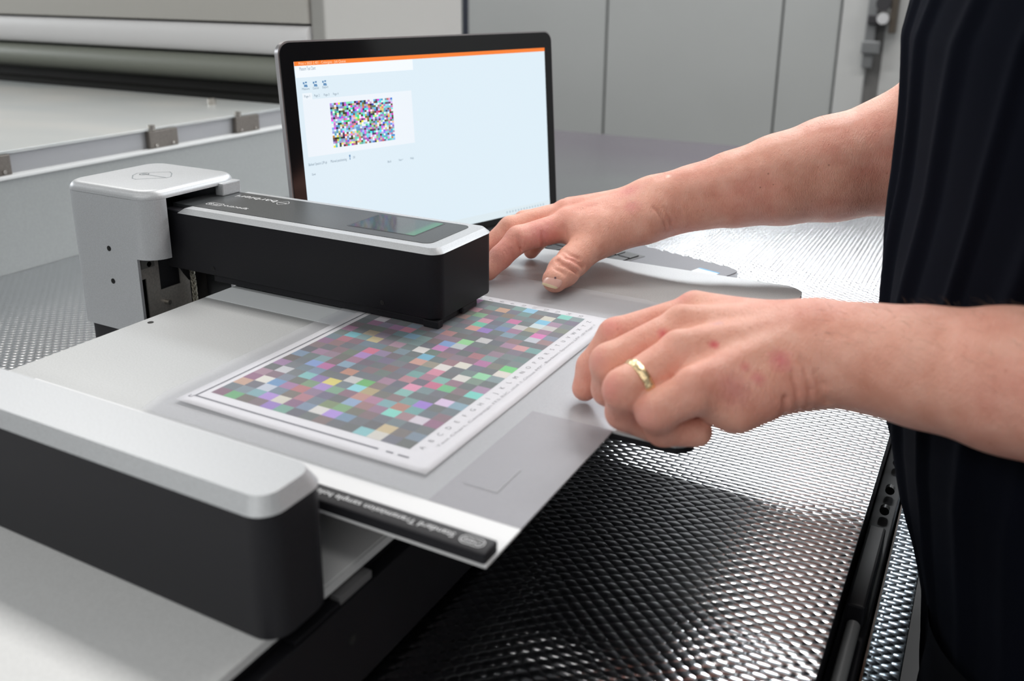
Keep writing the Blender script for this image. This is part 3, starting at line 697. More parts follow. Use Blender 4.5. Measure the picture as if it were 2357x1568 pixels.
# ------------------------------------------------------------------ person
class Field:
    """signed distance field on a grid, built from tapered capsules"""
    def __init__(s, lo, hi, h):
        s.lo = np.array(lo, np.float32); s.h = h
        s.n = np.ceil((np.array(hi) - np.array(lo)) / h).astype(int) + 1
        s.a = np.full(tuple(s.n), .05, np.float32)
    def win(s, lo, hi):
        a = np.maximum(np.floor((np.array(lo) - s.lo) / s.h).astype(int), 0); b = np.minimum(np.ceil((np.array(hi) - s.lo) / s.h).astype(int) + 1, s.n)
        return a, b
    def coords(s, a, b):
        return [(s.lo[i] + s.h * np.arange(a[i], b[i], dtype=np.float32)).reshape([-1 if j == i else 1 for j in range(3)]) for i in range(3)]
    @staticmethod
    def smin(x, y, k):
        if k <= 0: return np.minimum(x, y)
        hh = np.maximum(k - np.abs(x - y), 0) / k
        return np.minimum(x, y) - hh * hh * k * .25
    def cone(s, p, q, r0, r1, k=.006, flat=None, sub=False):
        p = np.array(p, np.float32); q = np.array(q, np.float32); m = max(r0, r1) * (1.0) + .022
        a, b = s.win(np.minimum(p, q) - m, np.maximum(p, q) + m)
        if (b - a).min() <= 0: return
        X, Y, Z = s.coords(a, b)
        px, py, pz_ = X - p[0], Y - p[1], Z - p[2]
        d = q - p
        if flat is not None:
            nv, f = flat; nv = np.array(nv, np.float32); nv = nv / np.linalg.norm(nv)
            dn = (px * nv[0] + py * nv[1] + pz_ * nv[2]) * (f - 1)
            px, py, pz_ = px + dn * nv[0], py + dn * nv[1], pz_ + dn * nv[2]
            d = d + nv * (d @ nv) * (f - 1)
        L2 = float(d @ d) + 1e-12
        t = np.clip((px * d[0] + py * d[1] + pz_ * d[2]) / L2, 0, 1)
        dist = np.sqrt((px - d[0] * t) ** 2 + (py - d[1] * t) ** 2 + (pz_ - d[2] * t) ** 2) - (r0 + (r1 - r0) * t)
        sl = tuple(slice(a[i], b[i]) for i in range(3))
        if sub: s.a[sl] = -s.smin(-s.a[sl], dist, k)
        else: s.a[sl] = s.smin(s.a[sl], dist, k)
    def chain(s, pts, k=.005):
        for (p, r), (q, r2) in zip(pts, pts[1:]): s.cone(p, q, r, r2, k)
    def merge(s, o, k): s.a = s.smin(s.a, o.a, k)
    def mesh(s):
        a = s.a; sg = a < 0
        c = sg[:-1, :-1, :-1].astype(np.int8)
        tot = np.zeros_like(c)
        for dx in (0, 1):
            for dy in (0, 1):
                for dz in (0, 1):
                    tot += sg[dx:sg.shape[0] - 1 + dx, dy:sg.shape[1] - 1 + dy, dz:sg.shape[2] - 1 + dz]
        act = np.argwhere((tot > 0) & (tot < 8)); idx = np.full(tot.shape, -1, np.int32); idx[tuple(act.T)] = np.arange(len(act))
        acc = np.zeros((len(act), 3), np.float32); cnt = np.zeros(len(act), np.float32)
        cr = [(0, 0, 0), (1, 0, 0), (0, 1, 0), (1, 1, 0), (0, 0, 1), (1, 0, 1), (0, 1, 1), (1, 1, 1)]
        val = [a[act[:, 0] + x, act[:, 1] + y, act[:, 2] + z] for x, y, z in cr]
        for i in range(8):
            for j in range(i + 1, 8):
                df = np.array(cr[j]) - np.array(cr[i])
                if np.abs(df).sum() != 1: continue
                m = (val[i] < 0) != (val[j] < 0)
                t = val[i][m] / (val[i][m] - val[j][m] + 1e-12)
                acc[m] += np.array(cr[i], np.float32) + t[:, None] * df.astype(np.float32); cnt[m] += 1
        V = s.lo + s.h * (act + acc / np.maximum(cnt, 1)[:, None])
        Q = []
        for ax in range(3):
            u, v = (ax + 1) % 3, (ax + 2) % 3
            A = [slice(1, -1)] * 3; A[ax] = slice(0, -1); B = list(A); B[ax] = slice(1, None)
            s0 = sg[tuple(A)]; s1 = sg[tuple(B)]
            E_ = np.argwhere(s0 != s1)
            if not len(E_): continue
            base = E_.copy(); base[:, u] += 1; base[:, v] += 1   # node coordinates
            fl = s0[tuple(E_.T)]
            def cell(du, dv):
                c_ = base.copy(); c_[:, u] -= du; c_[:, v] -= dv; return idx[tuple(c_.T)]
            q = np.stack([cell(1, 1), cell(0, 1), cell(0, 0), cell(1, 0)], 1)
            q[~fl] = q[~fl][:, ::-1]
            Q.append(q)
        Q = np.concatenate(Q); Q = Q[(Q >= 0).all(1)]
        return V, Q
def np_mesh(V, Q, name):
    me = bpy.data.meshes.new(name); me.vertices.add(len(V)); me.vertices.foreach_set('co', np.asarray(V, np.float32).ravel())
    me.loops.add(len(Q) * 4); me.loops.foreach_set('vertex_index', np.asarray(Q, np.int32).ravel())
    me.polygons.add(len(Q)); me.polygons.foreach_set('loop_start', np.arange(0, len(Q) * 4, 4, dtype=np.int32)); 
    me.update(calc_edges=True); me.validate(); me.polygons.foreach_set('use_smooth', np.ones(len(me.polygons), bool)); return me

v = lambda *a: np.array(a, float)
H_FAR = {
    'wrist': v(-.299, .880, .066), 'elbow': v(-.074, .998, .124), 'shoulder': v(.115, .965, .42),
}
def far_arm():
    W, E_, SH = H_FAR['wrist'], H_FAR['elbow'], H_FAR['shoulder']
    f = Field((-.475, .70, -.004), (.02, 1.07, .215), .0013)
    up = v(0, 0, 1)
    ax = (W - E_) / np.linalg.norm(W - E_); side = np.cross(up, ax); side /= np.linalg.norm(side)
    fa = lambda t: E_ + (W - E_) * t
    # forearm: slightly oval, thicker towards the elbow
    prof = [(-.08, .052), (.12, .054), (.32, .051), (.52, .044), (.70, .0365), (.86, .0308), (1.0, .0280)]
    for (t0, r0), (t1, r1) in zip(prof, prof[1:]):
        f.cone(fa(t0), fa(t1), r0, r1, .015)
    f.cone(E_, SH, .052, .060, .03)
    # palm / metacarpals
    mi, mm, mr, mp = v(-.374, .816, .0485), v(-.386, .836, .0535), v(-.391, .859, .0505), v(-.388, .881, .044)
    g = Field.__new__(Field); g.lo, g.h, g.n = f.lo, f.h, f.n; g.a = np.full(tuple(f.n), .05, np.float32)
    for m, r0, r1 in ((mi, .0185, .0150), (mm, .019, .0155), (mr, .018, .0150), (mp, .017, .0135)):
        g.cone(W + (m - W) * .06, m, r0, r1, .014)
    g.cone(W + v(-.012, -.012, -.006), (mi + mp) / 2 + v(.02, 0, -.012), .017, .014, .02)
    g.cone(W + v(.0, .010, -.008), mp + v(.03, .002, -.016), .017, .014, .02)   # heel on the little finger side
    g.cone(W + v(-.004, -.012, -.010), W + v(-.035, -.03, -.018), .016, .014, .02)
    f.merge(g, .022)
    # thumb
    c, m_, ip, tip = v(-.306, .845, .054), v(-.338, .820, .0415), v(-.3480, .7765, .0255), v(-.3500, .7400, .0158)
    f.cone(c, m_, .0205, .0190, .022); f.cone(m_, ip, .0185, .0152, .012); f.cone(ip, ip + (tip - ip) * .55, .0150, .0148, .006); f.cone(ip + (tip - ip) * .55, tip, .0148, .0122, .005)
    # web between thumb and index
    f.cone(v(-.336, .838, .046), v(-.358, .812, .046), .012, .011, .022)
    # fingers
    def finger(k, *pts):
        t = Field.__new__(Field); t.lo, t.h, t.n = f.lo, f.h, f.n
        P = [np.array(p[0]) for p in pts]; lo = np.min(P, 0) - .04; hi = np.max(P, 0) + .04
        a, b = f.win(lo, hi); t2 = Field.__new__(Field); t2.h = f.h; t2.lo = (f.lo + f.h * a).astype(np.float32); t2.n = b - a; t2.a = np.full(tuple(t2.n), .05, np.float32)
        t2.chain(pts, .004)
        sl = tuple(slice(a[i], b[i]) for i in range(3)); f.a[sl] = Field.smin(f.a[sl], t2.a, k)
    finger(.006, (mi, .0150), (v(-.4065, .7735, .0400), .0132), (v(-.4175, .7545, .0240), .0112), (v(-.4225, .740, .0128), .0090))
    finger(.003, (mm, .0145), (v(-.4280, .7960, .0430), .0125), (v(-.4440, .7780, .0250), .0108), (v(-.4500, .768, .0100), .0090))
    finger(.003, (mr, .0140), (v(-.434, .838, .040), .0118), (v(-.449, .826, .024), .0100), (v(-.454, .818, .0095), .0084))
    finger(.004, (mp, .0125), (v(-.413, .866, .034), .0104), (v(-.421, .850, .0195), .0093), (v(-.4245, .836, .0090), .0080))
    # tendons and knuckles
    for m in (mi, mm, mr): f.cone(W + (m - W) * .35 + v(0, 0, .014), m + v(0, 0, .010), .0022, .0042, .010)
    def crease(pts, r=.0013, k=.003):
        for a_, b_ in zip(pts, pts[1:]): f.cone(a_, b_, r, r, k, sub=True)
    crease([(-.3510, .7475, .0325), (-.3458, .7440, .0308), (-.3385, .7465, .0280), (-.3345, .7560, .0200)])
    crease([(-.3520, .7570, .0372), (-.3455, .7525, .0357), (-.3367, .7568, .0317), (-.3330, .7680, .0230)], .0015)
    crease([(-.3500, .7620, .0385), (-.3440, .7590, .0370), (-.3370, .7640, .0320)], .0011)
    crease([(-.3470, .7370, .0275), (-.3400, .7390, .0235)], .0009)
    crease([(-.2790, .8500, .0480), (-.2800, .8458, .0561), (-.2834, .8410, .0642), (-.2908, .8385, .0726)], .0008, .003)
    crease([(-.2740, .8580, .0490), (-.2755, .8540, .0562), (-.2782, .8490, .0644), (-.2832, .8465, .0719)], .0007, .003)
    crease([(-.4023, .7605, .0465), (-.3994, .7600, .0390), (-.4000, .7650, .0320)], .0011)
    crease([(-.3846, .7800, .0482), (-.3830, .7810, .0393), (-.3860, .7870, .0330)], .0013)
    return f
H_NEAR = {'wrist': v(-.079, .572, .0585), 'elbow': v(.166, .500, .092), 'shoulder': v(.075, .560, .42)}
def near_arm():
    W, E_, SH = H_NEAR['wrist'], H_NEAR['elbow'], H_NEAR['shoulder']
    f = Field((-.262, .435, -.022), (.23, .645, .2), .0013)
    fa = lambda t: E_ + (W - E_) * t
    ax = (W - E_) / np.linalg.norm(W - E_)
    camdir = v(0, -1, .35)
    prof = [(-.06, .044), (.15, .0465), (.38, .0440), (.58, .0385), (.76, .0335), (.90, .0308), (1.0, .0305)]
    for (t0, r0), (t1, r1) in zip(prof, prof[1:]): f.cone(fa(t0), fa(t1), r0, r1, .015)
    f.cone(E_, SH, .050, .060, .03)
    mi, mm, mr, mp = v(-.167, .580, .0640), v(-.165, .5450, .0655), v(-.156, .5130, .0605), v(-.1385, .4870, .0500)
    for m, r0, r1, k in ((mi, .0245, .0160, .018), (mm, .0240, .0155, .016), (mr, .020, .0150, .014), (mp, .016, .0135, .014)):
        f.cone(W + (m - W) * .10 + v(0, 0, .001), m, r0, r1, k)
    # palm body and hypothenar
    f.cone(W + v(-.01, -.012, -.008), v(-.135, .518, .037), .0195, .015, .022)
    f.cone(W + v(-.02, -.004, -.016), v(-.135, .555, .036), .020, .016, .02)
    f.cone(W + v(-.006, -.026, -.008), v(-.114, .503, .0370), .014, .0125, .02)
    def finger(k, *pts):
        P = [np.array(p[0]) for p in pts]; lo = np.min(P, 0) - .04; hi = np.max(P, 0) + .04
        a, b = f.win(lo, hi); t2 = Field.__new__(Field); t2.h = f.h; t2.lo = (f.lo + f.h * a).astype(np.float32); t2.n = b - a; t2.a = np.full(tuple(t2.n), .05, np.float32)
        t2.chain(pts, .004)
        sl = tuple(slice(a[i], b[i]) for i in range(3)); f.a[sl] = Field.smin(f.a[sl], t2.a, k)
    finger(.003, (mi, .0150), (v(-.2149, .5559, .0480), .0126), (v(-.2288, .5475, .0250), .0104), (v(-.2306, .5405, .0110), .0090))
    finger(.0015, (mm, .0150), (v(-.2000, .5085, .0485), .0126), (v(-.2030, .5165, .0265), .0112), (v(-.1900, .5270, .0120), .0095))
    finger(.0015, (mr, .0148), (v(-.1775, .4775, .0475), .0128), (v(-.1830, .4925, .0250), .0112), (v(-.1690, .5060, .0120), .0098))
    finger(.0015, (mp, .0135), (v(-.1565, .4760, .0390), .0122), (v(-.1560, .4900, .0215), .0110), (v(-.1380, .5020, .0180), .0096))
    # thumb folded below the palm
    f.cone(v(-.098, .590, .042), v(-.140, .600, .026), .018, .015, .012); f.cone(v(-.140, .600, .026), v(-.172, .588, .0155), .0140, .0120, .006)
    # tendons
    for m in (mi, mm, mr, mp): f.cone(W + (m - W) * .35 + v(0, 0, .0155), m + v(0, 0, .0100), .0022, .0035, .012)
    def crease(pts, r=.0012, k=.003):
        for a_, b_ in zip(pts, pts[1:]): f.cone(a_, b_, r, r, k, sub=True)
    crease([(-.0779, .5300, .0365), (-.0765, .5255, .0430), (-.0769, .5255, .0498), (-.0805, .5257, .0602), (-.0852, .5285, .0682)], .0009, .003)
    crease([(-.0843, .5292, .0315), (-.0828, .5205, .0400), (-.0833, .5194, .0493), (-.0877, .5200, .0594)], .0008, .003)
    crease([(-.0682, .5350, .0400), (-.0705, .5292, .0470), (-.0715, .5292, .0523), (-.0755, .5286, .0602)], .0011, .004)
    crease([(-.0905, .5260, .0280), (-.0895, .5150, .0370), (-.0905, .5140, .0470)], .0010, .004)
    return f
def torso_field():
    f = Field((-.14, .42, -.95), (.30, 1.08, .86), .008)
    c = lambda z: v(*(np.interp(z, [-.5, -.2, 0, .2, .5], [.15, .12, .085, .07, .06]), .77, z))
    for z0, z1, r0, r1 in ((-.10, .12, .12, .122), (.12, .36, .122, .125), (.36, .42, .11, .09)):
        for dy in (-.065, 0, .065): f.cone(c(z0) + v(0, dy, 0), c(z1) + v(0, dy, 0), r0 - .022, r1 - .022, .03)
    f.cone((.075, .600, .405), (.075, .94, .405), .055, .055, .05)
    for hh in (H_FAR, H_NEAR): f.cone(hh['elbow'] + (hh['shoulder'] - hh['elbow']) * .15, hh['shoulder'], .0505, .058, .01)
    f.cone((.07, .77, .42), (.05, .77, .53), .056, .052, .03)
    hd = v(.035, .77, .64)
    f.cone(hd + v(.02, 0, .02), hd + v(-.01, 0, .02), .088, .080, .02); f.cone(hd + v(.0, 0, .0), hd + v(-.035, 0, -.07), .07, .045, .03)
    f.cone(hd + v(-.085, 0, .01), hd + v(-.105, 0, -.02), .010, .014, .015)
    for s_ in (-1, 1):
        f.cone(hd + v(.0, s_ * .082, .01), hd + v(.005, s_ * .084, -.02), .012, .009, .006)
        f.cone(hd + v(-.075, s_ * .032, .018), hd + v(-.078, s_ * .032, .018), .012, .012, .006)
        f.cone((.12, .77 + s_ * .09, -.15), (.12, .77 + s_ * .10, -.52), .078, .052, .03)
        f.cone((.12, .77 + s_ * .10, -.52), (.13, .77 + s_ * .10, -.93), .052, .036, .02)
    f.cone(hd + v(-.088, -.02, -.052), hd + v(-.088, .02, -.052), .007, .007, .008)
    f.cone((.11, .70, -.15), (.11, .84, -.15), .10, .10, .04)
    return f
def skin_material():
    m = mat('skin', (.60, .33, .26), .48, 0, .4); b = bsdf(m); n = N(m)
    o = n.obj()
    f1 = n.noise(55, 4, .6); f2 = n.noise(420, 3, .6); f3 = n.noise(14, 2, .5)
    base = n.ramp(f1, [(.30, (.70, .30, .205)), (.5, (.80, .395, .29)), (.72, (.88, .495, .38))])
    pink = n.ramp(f3, [(.42, (.86, .45, .36)), (.62, (.83, .33, .29))])
    mx = n.new('ShaderNodeMixRGB'); mx.inputs[0].default_value = .30; n.link(base, mx.inputs[1]); n.link(pink, mx.inputs[2])
    # freckles
    vo = n.new('ShaderNodeTexVoronoi'); vo.inputs['Scale'].default_value = 70; n.link(o, vo.inputs['Vector'])
    fk = n.ramp(vo.outputs['Distance'], [(.03, (1, 1, 1)), (.09, (0, 0, 0))])
    cur = mx.outputs[0]
    def spot(col, c, r, amt):
        nonlocal cur
        d = n.new('ShaderNodeVectorMath', operation='DISTANCE'); n.link(o, d.inputs[0]); d.inputs[1].default_value = c
        dd = n.math('ADD', d.outputs['Value'], n.math('MULTIPLY', n.math('SUBTRACT', n.noise(260, 2), .5), r * .8))
        fac = n.math('MULTIPLY', n.math('SMOOTH_MIN', n.math('MAXIMUM', n.math('SUBTRACT', 1.1, n.math('DIVIDE', dd, r)), 0.), 1., .2), amt)
        q = n.new('ShaderNodeMixRGB'); q.inputs[2].default_value = (*col, 1); n.link(fac, q.inputs[0]); n.link(cur, q.inputs[1]); cur = q.outputs[0]
    for col, c, r, a in SPOTS: spot(col, c, r, a)
    q = n.new('ShaderNodeMixRGB'); q.blend_type = 'MULTIPLY'; n.link(n.math('MULTIPLY', fk, .35), q.inputs[0]); n.link(cur, q.inputs[1]); q.inputs[2].default_value = (.55, .35, .25, 1)
    n.link(q.outputs[0], b.inputs['Base Color'])
    b.inputs['Subsurface Weight'].default_value = .18; b.inputs['Subsurface Radius'].default_value = (.012, .004, .002); b.inputs['Subsurface Scale'].default_value = .25
    # creases: stretched noise across the limbs plus pores
    mp = n.new('ShaderNodeMapping'); mp.inputs['Rotation'].default_value = (0, 0, R(-30)); mp.inputs['Scale'].default_value = (420, 120, 160); n.link(o, mp.inputs[0])
    cn = n.noise(1.0, 4, .55, mp.outputs[0])
    cr = n.math('ABSOLUTE', n.math('SUBTRACT', cn, .5))
    vo2 = n.new('ShaderNodeTexVoronoi'); vo2.feature = 'DISTANCE_TO_EDGE'; vo2.inputs['Scale'].default_value = 1100; n.link(o, vo2.inputs['Vector'])
    h = n.math('ADD', n.math('MULTIPLY', n.math('MINIMUM', cr, .12), 4.), n.math('MULTIPLY', f2, .8))
    h = n.math('ADD', h, n.math('MULTIPLY', n.math('MINIMUM', vo2.outputs['Distance'], .25), 1.2))
    h = n.math('ADD', h, n.math('MULTIPLY', f1, 2.0))
    n.link(n.bump(h, .0005, .75), b.inputs['Normal'])
    return m
SPOTS = [((.70, .12, .14), (-.1704, .5239, .069), .0052, .8), ((.68, .09, .11), (-.135, .5142, .0723), .0042, .85), ((.70, .17, .18), (-.1131, .5058, .0652), .0042, .6),
         ((.70, .17, .19), (-.1048, .5059, .0594), .0058, .6), ((.70, .17, .20), (-.0959, .522, .067), .0088, .7), ((.55, .17, .17), (-.1153, .4928, .0558), .0125, .5), ((.60, .30, .36), (-.1391, .5331, .0789), .005, .5),
         ((.80, .26, .24), (-.1832, .4661, .0527), .013, .5), ((.80, .28, .25), (-.2055, .4976, .0544), .011, .5), ((.78, .24, .22), (-.2171, .5475, .0584), .011, .55), ((.80, .28, .25), (-.1607, .4636, .0406), .012, .4),
         ((.78, .24, .24), (-.175, .575, .078), .010, .35), ((.78, .26, .26), (-.322, .851, .0835), .016, .5), ((.78, .26, .28), (-.3107, .8316, .0731), .010, .45), ((.74, .22, .24), (-.385, .781, .046), .022, .55), ((.74, .24, .22), (-.415, .755, .03), .030, .5),
         ((.74, .26, .22), (-.3386, .7557, .0325), .016, .4), ((.30, .12, .08), (-.1938, .8899, .1077), .0011, .9), ((.30, .12, .08), (-.1992, .8861, .094), .0012, .9), ((.30, .12, .08), (-.1876, .8891, .0977), .0008, .9), ((.30, .12, .08), (-.1408, .9075, .1185), .0011, .8),
         ((.30, .10, .08), (-.03, .535, .058), .0016, .8), ((.90, .72, .62), (-.2893, .8733, .0986), .0035, .8)]
PERSON = empty('person', (.12, .77, FL), 'person in a dark navy t-shirt leaning over the table, both hands on the chart holder', 'person')
import time as _t
_t0 = _t.time()
VV = []; QQ = []; off = 0
for fn in (far_arm, near_arm, torso_field):
    V_, Q_ = fn().mesh(); VV.append(V_); QQ.append(Q_ + off); off += len(V_)
SKIN = skin_material()
bodyo = link('body', np_mesh(np.concatenate(VV), np.concatenate(QQ), 'body'), SKIN, PERSON)
print('body', off, _t.time() - _t0)

# t-shirt: draped surface around the torso
def shirt_material(name, col):
    m = mat(name, col, .9, 0, .08); b = bsdf(m); n = N(m)
    mp = n.new('ShaderNodeMapping'); mp.inputs['Rotation'].default_value = (0, R(20), R(35)); n.link(n.obj(), mp.inputs[0])
    wv = n.new('ShaderNodeTexWave'); wv.inputs['Scale'].default_value = 420; wv.inputs['Distortion'].default_value = .4; n.link(mp.outputs[0], wv.inputs['Vector'])
    n.link(n.bump(wv.outputs['Fac'], .0002, .6), b.inputs['Normal'])
    b.inputs['Sheen Weight'].default_value = .035; b.inputs['Sheen Roughness'].default_value = .4
    b.inputs['Sheen Tint'].default_value = (.35, .42, .6, 1)
    f = n.noise(9, 3); n.link(n.ramp(f, [(.3, tuple(c * .75 for c in col)), (.7, col)]), b.inputs['Base Color'])
    return m
SHIRT = shirt_material('navy_jersey', (.0045, .006, .012)); TROU = shirt_material('black_trouser_cloth', (.006, .006, .007))
ZT = [-.55, -.5, -.45, -.4, -.35, -.3, -.25, -.2, -.15, -.1, -.05, 0, .05, .1, .15, .2, .25, .3, .35, .42]
CXT = [.170, .163, .1566, .1506, .1446, .1386, .134, .1267, .1137, .0977, .0828, .0726, .066, .064, .0625, .0585, .0535, .0540, .055, .058]
def torso_pt(th, z, extra=0, folds=True):
    cx_ = float(np.interp(z, ZT, CXT)); k = max(0, (z - .30) / .13)
    a = .135 - .015 * min(1, max(0, (z - .25) / .1)) - .05 * k * k; b_ = .200 + .012 * min(1, max(0, (z - .1) / .2)) - .01 * k * k
    d = extra
    if folds:
        # long draped folds running down from the chest, on the front and near side
        ph = th - (z - .1) * 1.5
        amp = .0028 * (.5 + .5 * math.sin(z * 9 + 1.0)) + .0020
        for c, wdt, s_ in ((3.28, .028, 1.), (3.50, .034, 1.2), (3.78, .040, 1.1), (4.08, .030, 1.), (4.36, .045, 1.2), (4.62, .05, .9), (3.08, .030, .6), (2.75, .07, .9), (4.95, .08, 1.)):
            q = (ph - c) / wdt; d += amp * s_ * (math.exp(-q * q) - .4 * math.exp(-(q - 1.6) ** 2))
        d += .0010 * math.sin(z * 31 + th * 5) - .006
    return (cx_ + (a + d) * math.cos(th), .77 + (b_ + d) * math.sin(th), z)
def shell_mesh(z0, z1, nz, nt, fn):
    V = []; Q = []
    for j in range(nz + 1):
        z = z0 + (z1 - z0) * j / nz
        for i in range(nt): V.append(fn(2 * PI * i / nt, z))
    for j in range(nz):
        for i in range(nt): Q.append((j * nt + i, j * nt + (i + 1) % nt, (j + 1) * nt + (i + 1) % nt, (j + 1) * nt + i))
    return V, Q
V, Q = shell_mesh(-.34, .42, 150, 420, torso_pt)
# close the shoulders towards the neck
top = len(V) - 420
nv = 14
for j in range(1, nv + 1):
    t = j / nv
    for i in range(420):
        x, y, z = V[top + i]
        X0, Y0 = .066, .77; rx, ry = .075, .08
        th = 2 * PI * i / 420
        tx_, ty_ = X0 + rx * math.cos(th), Y0 + ry * math.sin(th)
        V.append((x + (tx_ - x) * t, y + (ty_ - y) * t, .42 + .055 * math.sin(t * PI / 2)))
for j in range(nv):
    for i in range(420):
        a0 = top + j * 420; b0 = top + (j + 1) * 420
        Q.append((a0 + i, a0 + (i + 1) % 420, b0 + (i + 1) % 420, b0 + i))
def sleeve(P0, P1, r0, r1, n=40, m_=24):
    P0, P1 = Vector(P0), Vector(P1); d = (P1 - P0).normalized(); a = d.cross(Vector((0, 0, 1))).normalized(); b_ = d.cross(a)
    k0 = len(V)
    for j in range(m_ + 1):
        t = j / m_; c = P0.lerp(P1, t); r = r0 + (r1 - r0) * t + .003 * math.sin(t * 26) * (t > .2) - (.0035 if j == m_ else 0)
        for i in range(n):
            an = 2 * PI * i / n; V.append(tuple(c + (a * math.cos(an) + b_ * math.sin(an)) * (r + .002 * math.sin(an * 3 + t * 5))))
    for j in range(m_):
        for i in range(n): Q.append((k0 + j * n + i, k0 + j * n + (i + 1) % n, k0 + (j + 1) * n + (i + 1) % n, k0 + (j + 1) * n + i))
fs, fe = H_FAR['shoulder'], H_FAR['elbow']; sleeve(fs + v(-.01, -.02, .0), fe + (fs - fe) * .19, .078, .068)
ns_, ne = H_NEAR['shoulder'], H_NEAR['elbow']; sleeve(ns_ + v(0, .02, 0), ne + (ns_ - ne) * .30, .080, .072)
sh = link('t_shirt', mesh_from(V, Q), SHIRT, PERSON, True)
tag(sh, 'dark navy t-shirt with draped folds')
V = []; Q = []
for s_ in (-1, 1):
    def leg(th, z, s_=s_):
        t = min(1, max(0, (-.17 - z) / .8)); r = .118 - .035 * t + .003 * math.sin(z * 40 + th * 2)
        return (float(np.interp(z, [-1, -.5, -.15], [.128, .124, .121])) + r * math.cos(th), .77 + s_ * (.092 + .01 * t) + r * .95 * math.sin(th), z)
    V2, Q2 = shell_mesh(FL + .05, -.17, 60, 64, leg); k0 = len(V); V += V2; Q += [tuple(i + k0 for i in q) for q in Q2]
V2, Q2 = shell_mesh(-.24, -.10, 10, 120, lambda th, z: torso_pt(th, z, -.012, False)); k0 = len(V); V += V2; Q += [tuple(i + k0 for i in q) for q in Q2]
tr_ = link('trousers', mesh_from(V, Q), TROU, PERSON, True)
for s_ in (-1, 1):
    mb = MB(); P_ = [(.20, .77 + s_ * .10, .05, .05), (.13, .77 + s_ * .10, .055, .055), (.04, .77 + s_ * .105, .05, .045), (-.03, .77 + s_ * .11, .047, .03)]
    mb.loft([[(x, y + wv_ * math.cos(2 * PI * k / 20), FL + .0 + max(0, h_ * (1 + math.sin(2 * PI * k / 20)))) for k in range(20)] for x, y, wv_, h_ in P_])
    mb.build('shoe', mat('black_leather', (.01, .01, .01), .35), PERSON, smooth=True)
# short hair cap
V = []; Q = []
for j in range(13):
    a = PI / 2 * j / 12 * 1.12
    for i in range(40):
        th = 2 * PI * i / 40; lift = .5 * (1 + math.cos(th)); r_ = .101; zz = .665 + .098 * math.cos(a) - (.05 * lift if j > 8 else 0) * (j - 8) / 4
        V.append((.045 + (r_ + .006) * math.sin(min(a, PI / 2)) * math.cos(th), .77 + r_ * .93 * math.sin(min(a, PI / 2)) * math.sin(th), zz))
for j in range(12):
    for i in range(40): Q.append((j * 40 + i, (j + 1) * 40 + i, (j + 1) * 40 + (i + 1) % 40, j * 40 + (i + 1) % 40))
link('hair', mesh_from(V, Q), mat('brown_hair', (.05, .03, .018), .7), PERSON, True)

# nails
NAIL = mat('nail', (.62, .36, .31), .28, 0, .5); NAILTIP = mat('nail_edge', (.66, .52, .34), .4)
def nail(c, fwd, nrm, wd, ln, rad, spot_=False):
    c = Vector(c); f_ = Vector(fwd).normalized(); n_ = Vector(nrm); n_ = (n_ - f_ * n_.dot(f_)).normalized(); s_ = f_.cross(n_)
    nx, ny = 16, 14; V = []; Q = []
    for j in range(ny + 1):
        for i in range(nx + 1):
            x = -1 + 2 * i / nx; y = -1 + 2 * j / ny
            # square-ish disc
            xx = x * math.sqrt(1 - y * y / 2 * .8); yy = y * math.sqrt(1 - x * x / 2 * .8)
            px = xx * wd / 2; py = yy * ln / 2
            hgt = rad * (math.cos(px / rad) - 1) - .25 * (py ** 2) / rad - .0006 * (max(abs(x), abs(y)) > .99)
            V.append(c + s_ * (rad * math.sin(px / rad)) + f_ * py + n_ * hgt)
    for j in range(ny):
        for i in range(nx): Q.append((j * (nx + 1) + i, j * (nx + 1) + i + 1, (j + 1) * (nx + 1) + i + 1, (j + 1) * (nx + 1) + i))
    me = mesh_from(V, Q); o = link('fingernail', me, NAIL, bodyo, True); me.materials.append(NAILTIP)
    for p in me.polygons:
        if p.index // nx >= ny - 2: p.material_index = 1
    return o
tipd = v(-.3500, .7400, .0110) - v(-.3480, .7765, .0330)
nail((-.3475, .7283, .0205), tipd, (.12, -.80, .58), .0200, .0175, .0126)
nail((-.4330, .7450, .0150), (-.1, -.45, -.9), (-.8, -.5, .3), .011, .010, .008)
nail((-.2355, .5385, .0175), (.0, -.15, -1), (-.75, -.65, .25), .012, .012, .0085)
# wedding ring on the near hand
rc = (v(-.156, .513, .0605) * .28 + v(-.1775, .4775, .0475) * .72) + v(.0005, -.0008, -.0015); rd = v(-.60, -.71, -.34); rd /= np.linalg.norm(rd)
a1 = np.cross(rd, v(0, 0, 1)); a1 /= np.linalg.norm(a1); a2 = np.cross(rd, a1)
V = []; Q = []; NT, NS = 96, 10; RR = .0145
for i in range(NT):
    th = 2 * PI * i / NT
    for j in range(NS):
        ph = 2 * PI * j / NS; wob = .00025 * math.sin(th * 17) * math.cos(ph)
        rr_ = RR + .0011 * math.cos(ph) + wob; off_ = .0031 * math.sin(ph)
        V.append(tuple(rc + (a1 * math.cos(th) + a2 * math.sin(th)) * rr_ + rd * off_))
for i in range(NT):
    for j in range(NS): Q.append((i * NS + j, ((i + 1) % NT) * NS + j, ((i + 1) % NT) * NS + (j + 1) % NS, i * NS + (j + 1) % NS))
rg = mat('gold', (.90, .70, .42), .24, 1.); n = N(rg); n.link(n.bump(n.noise(700, 3), .0006, .8), bsdf(rg).inputs['Normal'])
HAIRM = mat('body_hair', (.16, .09, .05), .5)
hr = random.Random(3); Vb = VV[0]; HV = []; HQ = []
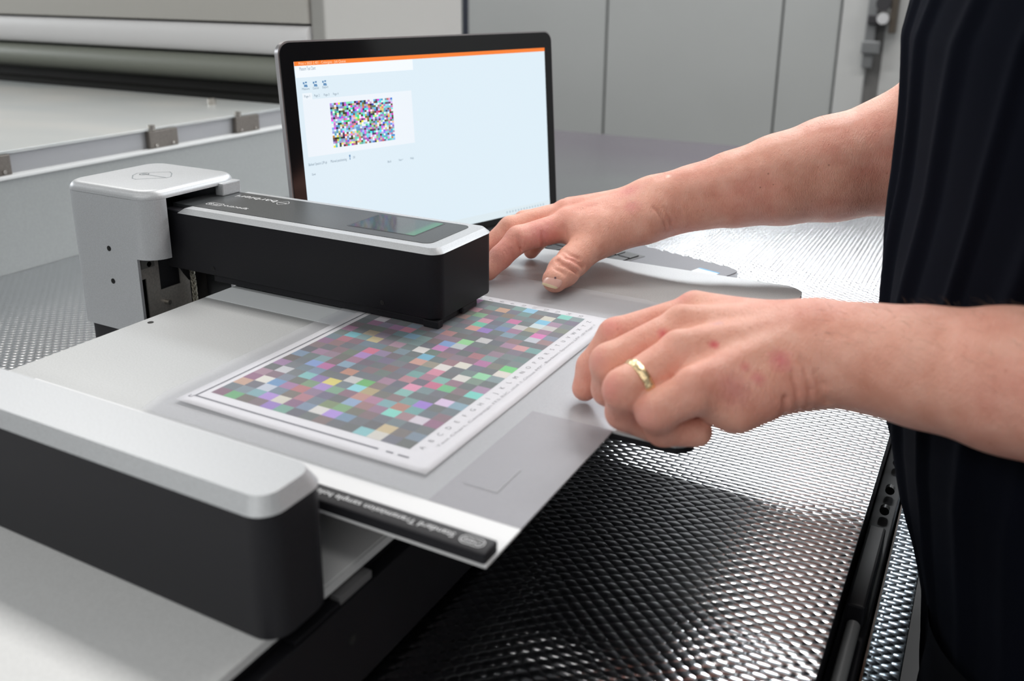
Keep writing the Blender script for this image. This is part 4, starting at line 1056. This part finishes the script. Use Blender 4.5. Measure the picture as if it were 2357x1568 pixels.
def hairs(Vs, axis, cond, count, ln, rad):
    idx_ = [i for i in range(0, len(Vs), 7) if cond(Vs[i])]; hr.shuffle(idx_)
    for i in idx_[:count]:
        p = np.array(Vs[i], float)
        # outward direction: away from the nearest point of the limb axis
        A, B = axis; t_ = np.clip((p - A) @ (B - A) / ((B - A) @ (B - A)), 0, 1.25); o_ = p - (A + (B - A) * t_); o_ /= np.linalg.norm(o_) + 1e-9
        along = (B - A) / np.linalg.norm(B - A); dr = o_ * .55 + along * hr.uniform(.4, .9) + np.array([hr.uniform(-.4, .4) for _ in range(3)]); dr /= np.linalg.norm(dr)
        L_ = ln * hr.uniform(.6, 1.2); k0 = len(HV); sd = np.cross(dr, o_); sd /= np.linalg.norm(sd) + 1e-9
        for q in range(4):
            f_ = q / 3; c_ = p + dr * L_ * f_ - o_ * L_ * .28 * f_ * f_; w_ = rad * (1 - f_ * .8)
            for an in (0, 2.1, 4.2): HV.append(tuple(c_ + (sd * math.cos(an) + np.cross(sd, dr) * math.sin(an)) * w_))
        for q in range(3):
            for e in range(3): HQ.append((k0 + q * 3 + e, k0 + q * 3 + (e + 1) % 3, k0 + q * 3 + 3 + (e + 1) % 3, k0 + q * 3 + 3 + e))
hairs(VV[0], (H_FAR['elbow'], H_FAR['wrist']), lambda p: p[0] < -.10 and p[0] > -.37 and p[2] > .06 + (p[0] + .30) * .22 and p[2] > .045, 420, .0075, .000045)
hairs(VV[1], (H_NEAR['elbow'], H_NEAR['wrist']), lambda p: p[0] > -.085 and p[0] < .12 and p[2] > .075 and p[2] > .07 + (p[0] + .08) * .1, 420, .011, .00006)
ho = link('arm_hair', mesh_from(HV, HQ), HAIRM, bodyo); ho['kind'] = 'stuff'
nm = MB(); nm.disc((-.3452, .7305, .0212), (.1, -.75, .62), .0009, .0007, 10).build('nail_mark', mat('bruise', (.10, .05, .07), .5), bodyo)
ro = link('wedding_ring', mesh_from(V, Q), rg, PERSON, True); tag(ro, 'gold engraved wedding ring on the near hand')
